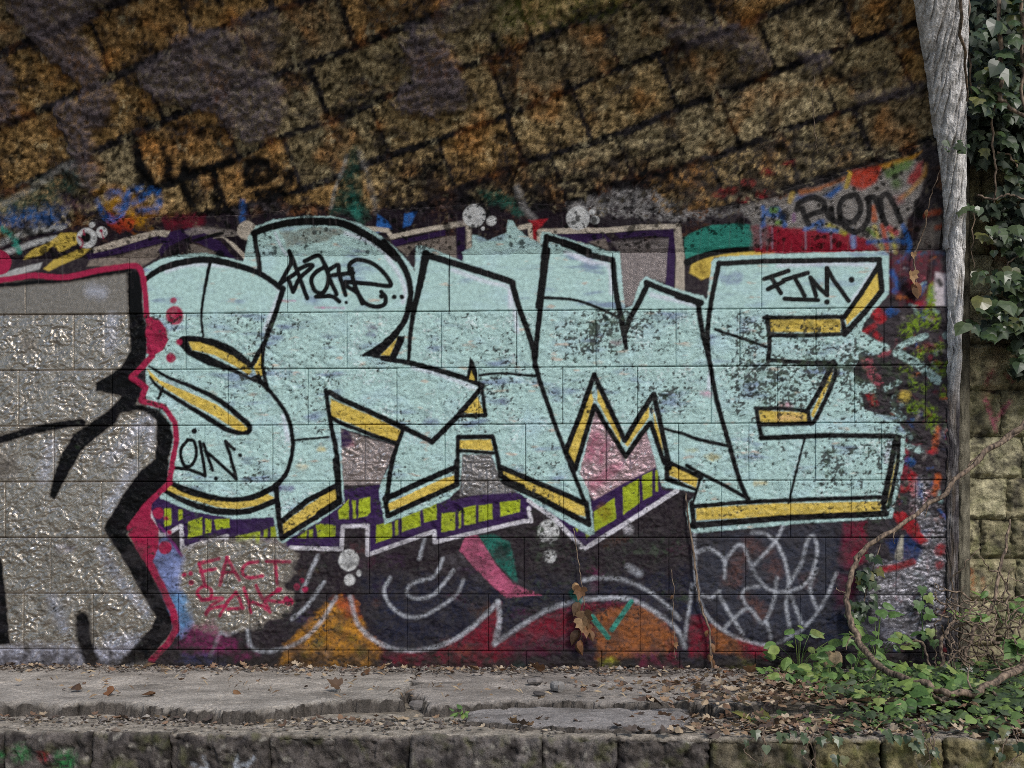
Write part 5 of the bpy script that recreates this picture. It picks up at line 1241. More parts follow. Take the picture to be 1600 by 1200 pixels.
LZ = -0.042                           # level of the lower bench
def yled(v, z):
    return float(at_z(800., v, z)[1])
ledge = empty('stone_ledge', (0, -1.05, LZ))
tag(ledge, 'low ledge of rough kerb stones and broken slabs under the painted wall', 'ledge')
YF = yled(1151, LZ)
ku = [-160, 8, 145, 265, 420, 640, 847, 965, 1110, 1272, 1380, 1475, 1553, 1680, 1800]
kx = [float(at_y(u, 1150., YF)[0]) for u in ku]
for i, (xa, xb) in enumerate(zip(kx[:-1], kx[1:])):
    nc = max(10, int((xb - xa) / 0.004))
    a = skirted(nc) / (nc - 1)
    prof_y = np.concatenate([np.linspace(YF + 0.34, YF + 0.016, 56), YF + 0.016 - 0.016 * np.sin(np.linspace(.1, np.pi / 2, 10)), np.full(70, YF)])
    prof_z = np.concatenate([np.full(56, LZ), LZ - 0.016 + 0.016 * np.cos(np.linspace(.1, np.pi / 2, 10)), np.linspace(LZ - .019, GZ - .02, 70)])
    ny = np.concatenate([np.zeros(56), -np.sin(np.linspace(.1, np.pi / 2, 10)), -np.ones(70)]); nzv = np.concatenate([np.ones(56), np.cos(np.linspace(.1, np.pi / 2, 10)), np.zeros(70)])
    ss = np.concatenate([[0], np.cumsum(np.hypot(np.diff(prof_y), np.diff(prof_z)))])
    X, Q = np.meshgrid(xa + a * (xb - xa), ss)
    sd = 400 + i * 7
    u, w = X / S, Q / S
    d = np.minimum(X - xa, xb - X) / S + 2 * perlin(u / 6, w / 6, sd) + 2 * perlin(u / 16, w / 16, sd + 1)
    face = sstep(0.315, 0.345, Q)
    h = (0.018 * fbm(u / 26, w / 26, sd + 2, 4) + 0.005 * perlin(u / 5, w / 5, sd + 3)) * (0.16 + .6 * face) + (0.006 + .014 * (ku[i] > 1050)) * (sstep(0, 3, d) - 1) * (0.12 + .88 * face) + R.uniform(-.012, .012) * face
    h = h - 0.02 * np.clip(fbm(u / 12, w / 12, sd + 4, 3) - .3, 0, 1) * sstep(.28, .34, Q) * (1 - sstep(.38, .44, Q))
    h[:, 0] = h[:, -1] = -0.05
    pos = np.stack([X, prof_y[:, None] + ny[:, None] * h, prof_z[:, None] + nzv[:, None] * h], -1)
    right = sstep(1050, 1200, ku[i] + 0 * X)
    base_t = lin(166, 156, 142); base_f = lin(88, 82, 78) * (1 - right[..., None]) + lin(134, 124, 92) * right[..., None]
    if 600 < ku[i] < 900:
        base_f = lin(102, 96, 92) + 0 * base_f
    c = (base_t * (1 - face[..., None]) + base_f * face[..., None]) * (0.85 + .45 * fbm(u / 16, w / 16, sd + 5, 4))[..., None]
    mo = np.clip(fbm(u / 26, w / 26, sd + 6, 4) * 1.3 - .25 + .45 * right, 0, 1)[..., None] * face[..., None]
    c = c * (1 - .6 * mo) + lin(88, 92, 46) * .6 * mo
    so = np.clip(fbm(u / 30, w / 30, sd + 8, 4) * 1.7 - .2 - .2 * right, 0, 1)[..., None] * face[..., None]
    c = c * (1 - .75 * so) + lin(36, 33, 34) * .75 * so
    pal = np.clip(fbm(u / 13, w / 13, sd + 9, 3) - .45, 0, 1)[..., None]
    c = c * (1 - pal) + lin(170, 164, 152) * pal
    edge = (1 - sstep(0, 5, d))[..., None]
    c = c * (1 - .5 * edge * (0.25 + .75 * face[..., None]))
    if ku[i] in (8, -160):
        for px_, py_, rx_, cl_ in [(35, 1165, 14, lin(46, 110, 62)), (104, 1178, 18, lin(46, 120, 66)), (70, 1170, 10, lin(140, 36, 44)), (0, 1170, 8, lin(46, 120, 66)), (82, 1172, 6, lin(150, 120, 130))]:
            cx_ = float(at_y(float(px_), 1150., YF)[0]); cq = 0.36 + (py_ - 1150) * 0.0019
            aa = (np.clip(1.4 - np.hypot((X - cx_) / (rx_ * .0019), (Q - cq) / (rx_ * .0019)), 0, 1) * face * np.clip(.6 + perlin(u / 4, w / 4, 9), 0, 1) * .85)[..., None]
            c = c * (1 - aa) + cl_ * aa
    if ku[i] in (265, 420):
        for p in ([(366, 1190, 372, 1168)], [(386, 1182, 397, 1170)], [(372, 1182, 388, 1178)], [(300, 1180, 318, 1190)], [(318, 1170, 322, 1190)]):
            x1_, y1_, x2_, y2_ = p[0]
            q1 = (float(at_y(float(x1_), 1150., YF)[0]), 0.36 + (y1_ - 1150) * .0019); q2 = (float(at_y(float(x2_), 1150., YF)[0]), 0.36 + (y2_ - 1150) * .0019)
            c = spray(X, Q, c, [q1, q2], .006, lin(170, 176, 184), .75)
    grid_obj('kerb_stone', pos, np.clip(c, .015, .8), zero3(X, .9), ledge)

# upper slabs with broken edges
def slab(name, outline, ztop, thick, seed, tone):
    p = at_z(np.array(outline, float)[:, 0], np.array(outline, float)[:, 1], ztop)[:, :2]
    pts = []
    for a, b in zip(p, np.roll(p, -1, 0)):
        L = np.hypot(*(b - a)); m = max(2, int(L / 0.012)); t = np.linspace(0, 1, m, endpoint=False)[:, None]
        pts.append(a + (b - a) * t)
    pts = np.vstack(pts)
    nn = np.stack([fbm(pts[:, 0] * 9, pts[:, 1] * 9, seed, 4), fbm(pts[:, 0] * 9 + 40, pts[:, 1] * 9, seed + 3, 4)], 1)
    pts = pts + nn * 0.022
    # grid cells inside the outline give a worn top; the rim is stitched by a skirt
    step = 0.008
    xs = np.arange(pts[:, 0].min() - 4 * step, pts[:, 0].max() + 4 * step, step); ys = np.arange(pts[:, 1].min() - 4 * step, pts[:, 1].max() + 4 * step, step)
    Xg, Yg = np.meshgrid(xs, ys)
    ins = np.zeros(Xg.shape, bool)
    for a, b in zip(pts, np.roll(pts, -1, 0)):
        if a[1] != b[1]:
            rows = np.nonzero((ys > min(a[1], b[1])) & (ys <= max(a[1], b[1])))[0]
            if len(rows):
                xi = a[0] + (ys[rows] - a[1]) * (b[0] - a[0]) / (b[1] - a[1])
                ins[rows] ^= xs[None, :] < xi[:, None]
    # height falls at the rim
    rim = ins.astype(np.float32); acc = rim.copy()
    for _ in range(3):
        q = np.pad(acc, 1); acc = np.minimum.reduce([q[1:-1, 1:-1], q[:-2, 1:-1], q[2:, 1:-1], q[1:-1, :-2], q[1:-1, 2:]]) * .5 + acc * .5
    Zg = ztop + 0.004 * fbm(Xg * 5, Yg * 5, seed + 8, 4) + 0.002 * perlin(Xg * 40, Yg * 40, seed + 9) - 0.006 * np.clip(.06 - np.abs(fbm(Xg * 2.2, Yg * 2.2, seed + 40, 3)), 0, 1) * 14 - 0.003 * (1 - acc)
    def grow(m):
        q = np.pad(m, 1)
        return q[1:-1, 1:-1] | q[:-2, 1:-1] | q[2:, 1:-1] | q[1:-1, :-2] | q[1:-1, 2:] | q[:-2, :-2] | q[2:, 2:] | q[:-2, 2:] | q[2:, :-2]
    ring1 = grow(ins); grown0 = grow(ring1)
    q = np.pad(ins, 1); grown = q[1:-1, 1:-1] | q[:-2, 1:-1] | q[2:, 1:-1] | q[1:-1, :-2] | q[1:-1, 2:] | q[:-2, :-2] | q[2:, 2:] | q[:-2, 2:] | q[2:, :-2]
    Zg = np.where(ins, Zg - 0.010 * np.clip(fbm(Xg * 26, Yg * 26, seed + 25, 3) + .2, 0, 1) * (1 - acc), np.where(ring1, ztop - thick * np.clip(.3 + .45 * fbm(Xg * 22, Yg * 22, seed + 26, 3), .05, .9), ztop - thick))
    grown = grown0
    jit = 0.8 * step * np.stack([perlin(Xg * 90, Yg * 90, seed + 20), perlin(Xg * 90, Yg * 90, seed + 21)], -1)
    c = tone * (0.9 + 0.3 * fbm(Xg * 6, Yg * 6, seed + 12, 5) + .12 * perlin(Xg * 80, Yg * 80, seed + 13))[..., None]
    dk = np.clip(fbm(Xg * 3, Yg * 7, seed + 30, 4) * 1.3 - .1, 0, 1)[..., None]
    c = c * (1 - .45 * dk) + lin(82, 76, 70) * .45 * dk
    c = np.where(ins[..., None], c, lin(92, 86, 80) * (0.8 + .5 * fbm(Xg * 30, Yg * 30, seed + 27, 3))[..., None]) * (1 - .3 * (1 - acc[..., None]) * ins[..., None])
    idx = np.arange(Xg.size).reshape(Xg.shape)
    keep = grown[:-1, :-1] & grown[:-1, 1:] & grown[1:, 1:] & grown[1:, :-1]
    f = np.stack([idx[:-1, :-1], idx[:-1, 1:], idx[1:, 1:], idx[1:, :-1]], -1)[keep]
    v = np.stack([Xg + jit[..., 0], Yg + jit[..., 1], Zg], -1).reshape(-1, 3)
    used = np.unique(f); mp_ = np.full(len(v), -1); mp_[used] = np.arange(len(used))
    og = np.array([pts[:, 0].mean(), pts[:, 1].mean(), ztop])
    me = raw_mesh(name, v[used] - og, mp_[f], np.clip(c.reshape(-1, 3)[used], .02, .8), np.tile([0, .85, .5], (len(used), 1)), False)
    me.materials.append(M_MASON)
    o = link(bpy.data.objects.new(name, me), ledge); o.location = og - np.array(ledge.location)
    return o
slab('paving_slab', [(-150, 1040), (655, 1042), (640, 1072), (622, 1080), (628, 1090), (560, 1090), (480, 1098), (430, 1106), (380, 1110), (300, 1104), (240, 1100), (150, 1096), (60, 1098), (-150, 1100)], 0.0, 0.05, 500, lin(172, 164, 154))
slab('paving_slab', [(655, 1042), (1220, 1042), (1215, 1090), (1130, 1102), (1080, 1094), (940, 1096), (850, 1092), (735, 1098), (668, 1100), (662, 1086), (640, 1074)], -0.004, 0.045, 520, lin(158, 150, 142))
slab('paving_slab', [(742, 1100), (850, 1096), (960, 1100), (1070, 1102), (1090, 1118), (1060, 1138), (960, 1136), (850, 1131), (736, 1127), (733, 1112)], -0.026, 0.022, 540, lin(156, 150, 146))
# bench bed under the slabs
X, Yb = np.meshgrid(np.arange(-2.5, 3.4, .02), np.linspace(YF + .22, 0.05, 60))
Zb = LZ - 0.003 + 0.005 * fbm(X * 6, Yb * 6, 560, 4)
grid_obj('bench_bed', np.stack([X, Yb, Zb], -1), np.clip(lin(148, 138, 124) * (0.85 + .4 * fbm(X * 9, Yb * 9, 565, 4))[..., None], .02, .8), zero3(X, .95), ledge)

# earth bank at the right
def bank_z(x, y):
    a = sstep(0.95, 1.9, x + 0.10 * fbm(x * 3, y * 3, 570, 3))
    return LZ - 0.012 + a * (0.030 + 0.03 * sstep(-0.9, 0.0, y) + 0.03 * sstep(1.5, 2.6, x)) + 0.012 * fbm(x * 9, y * 9, 575, 4) * a
X, Yb = np.meshgrid(np.arange(0.8, 3.4, .014), np.linspace(YF + .02, 0.12, 90))
grid_obj('soil_bank', np.stack([X, Yb, bank_z(X, Yb)], -1), np.clip(lin(74, 60, 48) * (0.8 + .5 * fbm(X * 14, Yb * 14, 580, 4))[..., None], .01, .5), zero3(X, .95))
tag(bpy.data.objects['soil_bank'], 'dark earth bank heaped against the wall foot', kind='structure')

def floor_z(x, y):
    z = np.where(np.asarray(y) > yled(1101, 0), 0.004, LZ + 0.004)
    return np.maximum(z, bank_z(np.asarray(x), np.asarray(y)) + 0.004)

# ------------------------------------------------------------------ leaves
def leaf_mesh(name, outline, centre, fold, curl, mat):
    h = np.array(outline, float)
    full = np.vstack([h, (h[1:-1] * [-1, 1])[::-1]])
    v = [(centre[0], centre[1], 0.02)] + [(x, y, -fold * abs(x) - curl * (y - .3) ** 2) for x, y in full]
    m = len(full)
    f = [(0, 1 + i, 1 + (i + 1) % m) for i in range(m)]
    me = raw_mesh(name, np.array(v), np.array(f), None, None, False)
    me.materials.append(mat)
    return me
IVY_O = [(0, 0), (-.20, -.13), (-.40, -.08), (-.52, .10), (-.36, .26), (-.44, .52), (-.22, .56), (-.08, .82), (0, 1.0)]
IVY_S = [(0, 0), (-.26, -.10), (-.44, .08), (-.46, .28), (-.34, .50), (-.18, .70), (0, .95)]
OVAL = [(0, 0), (-.20, .08), (-.31, .28), (-.30, .5), (-.17, .76), (0, 1.0)]
NETT = [(0, 0), (-.24, .02), (-.36, .2), (-.30, .24), (-.34, .42), (-.24, .45), (-.24, .62), (-.12, .7), (0, 1.0)]
L_IVY = [leaf_mesh('ivy_leaf', IVY_O, (0, .3), .25, .12, M_IVY), leaf_mesh('ivy_leaf', IVY_S, (0, .3), .18, .2, M_IVY), leaf_mesh('ivy_leaf', IVY_O, (0, .3), .45, .05, M_IVY)]
L_YNG = [leaf_mesh('green_leaf', OVAL, (0, .4), .3, .15, M_YOUNG), leaf_mesh('green_leaf', NETT, (0, .4), .2, .25, M_YOUNG), leaf_mesh('green_leaf', IVY_S, (0, .3), .2, .1, M_YOUNG)]
L_YIVY = [leaf_mesh('green_leaf', IVY_O, (0, .3), .2, .1, M_YOUNG)]
L_DEAD = [leaf_mesh('dead_leaf', OVAL, (0, .4), .7, .5, M_DEAD), leaf_mesh('dead_leaf', IVY_O, (0, .3), -.5, -.5, M_DEAD)]

def basis(normal, tip):
    z = np.array(normal, float); z /= np.linalg.norm(z)
    y = np.array(tip, float); y = y - z * (y @ z); y /= np.linalg.norm(y) + 1e-9
    x = np.cross(y, z)
    return np.stack([x, y, z], 1)

from mathutils import Matrix
def put_leaf(me, pos, normal, tip, size, parent, name):
    o = bpy.data.objects.new(name, me)
    B = basis(normal, tip) * size
    M = Matrix.Identity(4)
    po = np.array(parent.location)
    for r in range(3):
        for c in range(3):
            M[r][c] = B[r, c]
        M[r][3] = pos[r] - po[r]
    link(o, parent); o.matrix_local = M
    return o

def leaf_cloud(name, meshes, items, cols):
    """one joined mesh of many small leaves: items (pos, normal, tip, size)"""
    V, F, C, off = [], [], [], 0
    for (p, nrm, tp, sz), c in zip(items, cols):
        me = meshes[R.randrange(len(meshes))]
        v = np.empty(len(me.vertices) * 3, np.float32); me.vertices.foreach_get('co', v); v = v.reshape(-1, 3)
        f = np.empty(len(me.loops), np.int32); me.loops.foreach_get('vertex_index', f); f = f.reshape(-1, 3)
        V.append(v @ (basis(nrm, tp) * sz).T + p); F.append(f + off); off += len(v); C.append(np.tile(c, (len(v), 1)))
    me = raw_mesh(name, np.vstack(V), np.vstack(F), np.vstack(C), None, False)
    me.materials.append(M_ATT)
    return bpy.data.objects.new(name, me)

def tube(name, pts, rad, parent=None, mat=None, n=6, sides=8, wob=0.0, seed=0):
    c = catmull(np.asarray(pts, float), n)
    m = len(c)
    r = np.interp(np.linspace(0, 1, m), np.linspace(0, 1, len(rad)), rad)
    if wob:
        q = np.arange(m) * 0.35
        c = c + wob * np.stack([perlin(q, q * 0 + 3, 600 + seed), perlin(q, q * 0 + 9, 601 + seed), perlin(q, q * 0 + 5, 602 + seed)], 1)
        r = r * (1 + .25 * perlin(q * 1.7, q * 0 + 1, 603 + seed) + .3 * np.clip(perlin(q * .9, q * 0 + 7, 604 + seed) - .25, 0, 1))
    tg = np.gradient(c, axis=0); tg /= np.linalg.norm(tg, axis=1)[:, None] + 1e-9
    ref = np.array([.31, -.9, .3]); a = np.cross(tg, ref); a /= np.linalg.norm(a, axis=1)[:, None] + 1e-9; b = np.cross(tg, a)
    th = np.linspace(0, 2 * np.pi, sides, endpoint=False)
    v = c[:, None] + r[:, None, None] * (np.cos(th)[None, :, None] * a[:, None] + np.sin(th)[None, :, None] * b[:, None])
    i = np.arange(m * sides).reshape(m, sides); j = np.roll(i, -1, 1)
    f = np.stack([i[:-1], j[:-1], j[1:], i[1:]], -1).reshape(-1, 4)
    og = np.array(parent.location) if parent is not None else c[0]
    me = raw_mesh(name, v.reshape(-1, 3) - og, f)
    me.materials.append(mat or M_BARK)
    o = link(bpy.data.objects.new(name, me), parent)
    if parent is None:
        o.location = og
    return o

def pxd(*uvy):
    a = np.asarray(uvy, float).reshape(-1, 3)
    return at_y(a[:, 0], a[:, 1], a[:, 2])

# ------------------------------------------------------------------ hanging ivy
ivy = empty('hanging_ivy', tuple(at_y(1570., 300., 0.0)))
tag(ivy, 'dark green ivy curtain hanging over the mossy wall beside the pier', 'ivy')
clumps = [(1575, 15, 50, 40, 34, 30, -.2), (1572, 75, 48, 40, 34, 30, -.2), (1560, 135, 42, 38, 26, 28, -.15), (1588, 190, 34, 40, 20, 28, -.12), (1535, 120, 16, 50, 8, 22, -.1), (1536, 158, 22, 14, 9, 25, -.2), (1525, 165, 12, 10, 4, 24, -.2),
          (1495, 226, 22, 14, 9, 15, -.24), (1548, 205, 26, 30, 9, 22, -.05), (1575, 255, 26, 26, 8, 22, -.02), (1518, 325, 16, 12, 6, 22, -.05), (1565, 262, 5, 5, 2, 14, 0), (1552, 305, 16, 14, 5, 18, 0), (1590, 270, 22, 26, 10, 22, -.05),
          (1562, 330, 12, 8, 4, 18, 0), (1545, 362, 16, 10, 5, 26, -.05), (1553, 392, 4, 4, 1, 26, -.08), (1592, 375, 22, 24, 10, 30, -.08), (1535, 425, 12, 8, 4, 28, -.1), (1562, 435, 22, 14, 8, 28, -.1), (1590, 440, 20, 24, 9, 28, -.1),
          (1550, 478, 30, 18, 13, 34, -.16), (1505, 503, 4, 4, 1, 34, -.2), (1520, 505, 8, 8, 3, 20, -.15), (1552, 512, 22, 12, 7, 33, -.18), (1585, 500, 24, 26, 10, 30, -.12), (1592, 545, 20, 24, 7, 28, -.06), (1640, 100, 40, 130, 22, 30, -.2), (1640, 400, 40, 130, 16, 30, -.1)]
for cu, cv, ru, rv, cnt, sz, yb in clumps:
    for i in range(cnt):
        a, q = R.uniform(0, 6.28), math.sqrt(R.random())
        u, v = cu + ru * q * math.cos(a), cv + rv * q * math.sin(a)
        p = at_y(u, v, yb + R.uniform(-.06, .07))
        s = sz * 0.0021 * R.choice([.45, .6, .75, .9, 1.0, 1.15])
        put_leaf(R.choice(L_IVY), p, (R.uniform(-.6, .5), -1 + R.uniform(-.3, .35), R.uniform(0.1, 1.0)), (R.uniform(-.7, .7), R.uniform(-.3, .1), -1), s, ivy, 'leaf')
it, cs = [], []
for i in range(3600):
    u = R.uniform(1516, 1780); v = R.uniform(-110, 250) if i % 3 else R.uniform(200, 590)
    if v > 250 and u < 1560 + 25 * math.sin(v / 30):
        continue
    if v > 520 and u < 1580: continue
    it.append((at_y(u, v, R.uniform(-.06, .10)), (R.uniform(-.8, .8), -1, R.uniform(-.2, 1)), (R.uniform(-.7, .7), 0, -1), R.uniform(.03, .06)))
    cs.append(lin(*[(32, 46, 26), (44, 58, 36), (26, 38, 22), (54, 66, 44)][i % 4]))  # backing leaves coloured darker, painting the shade in gaps between front leaves
o = link(leaf_cloud('foliage', L_IVY, it, cs), ivy); o.location = -np.array(ivy.location); o['kind'] = 'stuff'
for pts, r in [((1560, -40, -.2, 1562, 60, -.2, 1566, 120, -.2, 1562, 150, -.2, 1580, 170, -.18, 1620, 190, -.15), (.007, .008, .006)), ((1555, 155, -.15, 1550, 200, -.12, 1553, 240, -.1, 1556, 265, -.08, 1552, 330, -.03, 1548, 345, -.02), (.004, .004, .002)),
               ((1527, 305, -.05, 1545, 310, -.05, 1560, 310, -.07, 1580, 304, -.08, 1610, 318, -.1), (.004, .004, .003)), ((1513, 0, -.12, 1512, 60, -.1, 1516, 120, -.08, 1520, 170, -.02), (.004, .004, .003)),
               ((1558, 238, -.05, 1580, 245, -.05, 1590, 262, -.05, 1610, 270, -.05), (.004, .003, .003)), ((1520, 320, -.04, 1522, 350, -.04, 1518, 390, -.03, 1524, 420, -.02), (.002, .002, .0015)),
               ((1600, 395, -.05, 1575, 410, -.06, 1568, 425, -.06), (.003, .003, .002)), ((1590, -30, -.25, 1600, 60, -.22, 1596, 140, -.2, 1610, 200, -.2), (.006, .006, .005)), ((1500, -40, -.75, 1502, 40, -.62, 1508, 100, -.45, 1512, 160, -.3), (.005, .005, .003))]:
    tube('stem', pxd(*pts), r, ivy, wob=.012, seed=len(pts))

# ------------------------------------------------------------------ bare vines and roots at the right
def vine(label, pts, rad, grp=None, wob=.008, seed=0, name='bare_vine', cat='vine'):
    o = tube(name, pxd(*pts), rad, None, wob=wob, seed=seed, sides=9)
    return tag(o, label, cat, grp)
big = vine('thick bare brown vine looping from the mossy wall down across the green bank',
     (1660, 600, -.05, 1600, 660, -.10, 1550, 700, -.14, 1500, 745, -.18, 1450, 790, -.22, 1400, 825, -.26, 1355, 855, -.28, 1332, 890, -.3, 1324, 940, -.32, 1332, 980, -.36, 1350, 1015, -.46, 1380, 1045, -.60, 1420, 1062, -.72, 1460, 1075, -.80, 1500, 1085, -.84, 1545, 1072, -.80, 1600, 1040, -.7, 1660, 1000, -.6),
     (.009, .010, .008, .009, .0105, .011, .010, .012, .010), wob=.016, seed=3)
for pts, r in [((1400, 825, -.26, 1396, 838, -.27, 1398, 850, -.26), (.003, .001)), ((1450, 790, -.22, 1446, 806, -.23), (.003, .001)), ((1338, 990, -.38, 1326, 1000, -.4, 1322, 1016, -.42), (.003, .001)), ((1372, 1038, -.56, 1366, 1056, -.58, 1352, 1066, -.6), (.0035, .001)), ((1545, 1072, -.8, 1560, 1090, -.82, 1590, 1100, -.84), (.005, .003)), ((1520, 1080, -.83, 1512, 1062, -.8, 1515, 1040, -.74), (.004, .0015)), ((1350, 858, -.28, 1340, 880, -.3, 1332, 884, -.3), (.004, .002)), ((1322, 925, -.31, 1312, 924, -.31, 1306, 918, -.31), (.003, .001)), ((1328, 905, -.31, 1322, 912, -.3), (.003, .001)), ((1600, 668, -.1, 1570, 690, -.13, 1530, 712, -.14, 1512, 728, -.15), (.005, .006, .005, .003)),
               ((1440, 1070, -.76, 1460, 1088, -.82, 1480, 1098, -.86, 1500, 1102, -.9), (.005, .005, .003))]:
    tube('twig', pxd(*pts), r, big, wob=.004, seed=7)
vine('slim upright vine climbing the mossy stones above the root tangle', (1578, 812, .0, 1572, 850, -.05, 1562, 890, -.08, 1555, 930, -.12, 1545, 958, -.16, 1528, 972, -.2, 1516, 1000, -.24, 1510, 1020, -.28, 1506, 1055, -.3), (.004, .006, .007, .008, .007, .005), seed=11)
for i, (pts, r, lab) in enumerate([
        ((1510, 975, -.1, 1480, 985, -.16, 1470, 1010, -.2, 1472, 1040, -.25, 1450, 1055, -.3), (.005, .007, .007, .004), 'curved brown root bending down at the foot of the pier'),
        ((1410, 1008, -.2, 1436, 1002, -.2, 1446, 1015, -.22, 1452, 1040, -.26, 1460, 1060, -.3), (.004, .005, .004, .003), 'short crooked root arching out below the silver paint'),
        ((1530, 1000, -.32, 1550, 1000, -.33, 1556, 1006, -.33, 1580, 1002, -.3, 1620, 1004, -.28), (.005, .006, .006, .005), 'pale broken root stub poking over the tangle')]):
    vine(lab, pts, r, name='bare_root', cat='root', seed=20 + i)
tang = empty('root_tangle', tuple(at_y(1540., 1070., -.25))); tag(tang, 'tangle of thin wiry bare roots below the mossy wall', 'roots')
for i in range(64):
    u, v = R.uniform(1470, 1625), R.uniform(935, 1075)
    y = R.uniform(-.5, -.05)
    a = R.uniform(0, 6.28); q = [(u, v, y)]
    for k in range(R.randint(3, 5)):
        a += R.uniform(-.9, .9)
        u += 26 * math.cos(a); v += 20 * math.sin(a); y += R.uniform(-.05, .05)
        v = min(v, 1092)
        q += [(max(u, 1462), v, y)]
    tube('root', pxd(*np.array(q).ravel()), (R.uniform(.002, .0048), R.uniform(.0018, .0036), .0012), tang, wob=.01, seed=30 + i)

# dry creepers on the painted wall, their dead leaves
def creeper(label, pts, r, leaves, seed):
    e = empty('dry_creeper', tuple(pxd(*pts)[-1])); tag(e, label, 'creeper')
    tube('stem', pxd(*pts), r, e, wob=.006, seed=seed)
    for u, v, y, s in leaves:
        put_leaf(R.choice(L_DEAD), at_y(u + 0., v + 0., y), (R.uniform(-.8, .8), -1, R.uniform(-.3, .5)), (R.uniform(-.5, .5), -.2, -1), s, e, 'dead_leaf')
    return e
creeper('dry creeper with curled brown leaves hanging at the middle of the wall foot', (896, 825, -.016, 900, 850, -.02, 904, 880, -.02, 908, 905, -.025, 912, 940, -.03, 910, 970, -.03, 908, 1000, -.03), (.0018, .002, .0022, .0015),
        [(898, 910, -.03, .05), (908, 918, -.03, .055), (905, 940, -.04, .06), (914, 955, -.04, .07), (910, 968, -.045, .06), (905, 985, -.04, .07), (916, 978, -.04, .05), (900, 1005, -.035, .055), (907, 1000, -.04, .05), (921, 985, -.04, .045)], 50)
creeper('knotty grey creeper stem climbing under the yellow bar of the last letter', (1072, 770, -.014, 1074, 800, -.016, 1080, 840, -.018, 1086, 880, -.02, 1090, 920, -.02, 1098, 955, -.022, 1108, 985, -.024, 1111, 1020, -.03, 1112, 1045, -.03), (.003, .004, .005, .0045, .003),
        [(1106, 985, -.03, .03), (1110, 1005, -.03, .04), (1109, 1020, -.03, .035), (1113, 1030, -.03, .035)], 53)
creeper('hair thin dead twig hanging over the orange flame', (1049, 890, -.014, 1053, 930, -.016, 1051, 965, -.016, 1054, 1000, -.018, 1055, 1030, -.02), (.0012, .0014, .001), [(1052, 930, -.02, .02), (1054, 1005, -.02, .025)], 55)
yv = lambda v: float(surf(np.array([0.]), px2c([(1400, v)])[:, 1], 0.02)[0, 1])
creeper('dead brown creeper with shrivelled leaves beside the pier', (1470, 262, yv(262) - .02, 1460, 290, yv(290) - .02, 1453, 310, yv(310) - .01, 1446, 350, yv(350) - .01, 1436, 380, yv(380), 1428, 400, -.02, 1431, 430, -.02, 1434, 455, -.02), (.0015, .002, .003, .003, .002),
        [(1449, 327, yv(327) - .02, .03), (1424, 425, -.03, .05), (1428, 440, -.03, .06), (1432, 445, -.03, .055), (1427, 395, -.03, .025)], 57)
creeper('pale dead rootlet dangling from the vault stones', (1272, 118, yv(118) - .05, 1269, 160, yv(160) - .045, 1273, 200, yv(200) - .04, 1275, 225, yv(225) - .035, 1278, 240, yv(240) - .03), (.0012, .0016, .001), [], 59)

# young ivy on the wall foot, mixed plants on the bank
def plant(label, name, cat, u, v, y, leaves, meshes, size, spread, rise, tipdown=-.3, grp=None):
    base = at_y(float(u), float(v), float(y)); base[2] = max(base[2], float(floor_z(base[0], base[1]))) if rise > 0 else base[2]
    e = empty(name, tuple(base)); tag(e, label, cat, grp)
    for i in range(leaves):
        a = R.uniform(0, 6.28); q = math.sqrt(R.random()) * spread
        p = base + np.array([q * math.cos(a), q * math.sin(a) * .7 - .01, rise * R.uniform(.15, 1) * (1.1 - .5 * q / spread)])
        if i % 2 == 0:
            tube('stem', [base + (p - base) * np.array([.1, .1, 0]), base + (p - base) * np.array([.45, .45, .62]), p], (.0018, .0015, .001), e, mat=M_YOUNG, n=3, sides=5)
        put_leaf(R.choice(meshes), p, (R.uniform(-.5, .5), R.uniform(-.9, -.1), R.uniform(.5, 1)), (math.cos(a), math.sin(a) - .4, tipdown), size * R.uniform(.65, 1.15), e, 'leaf')
    return e
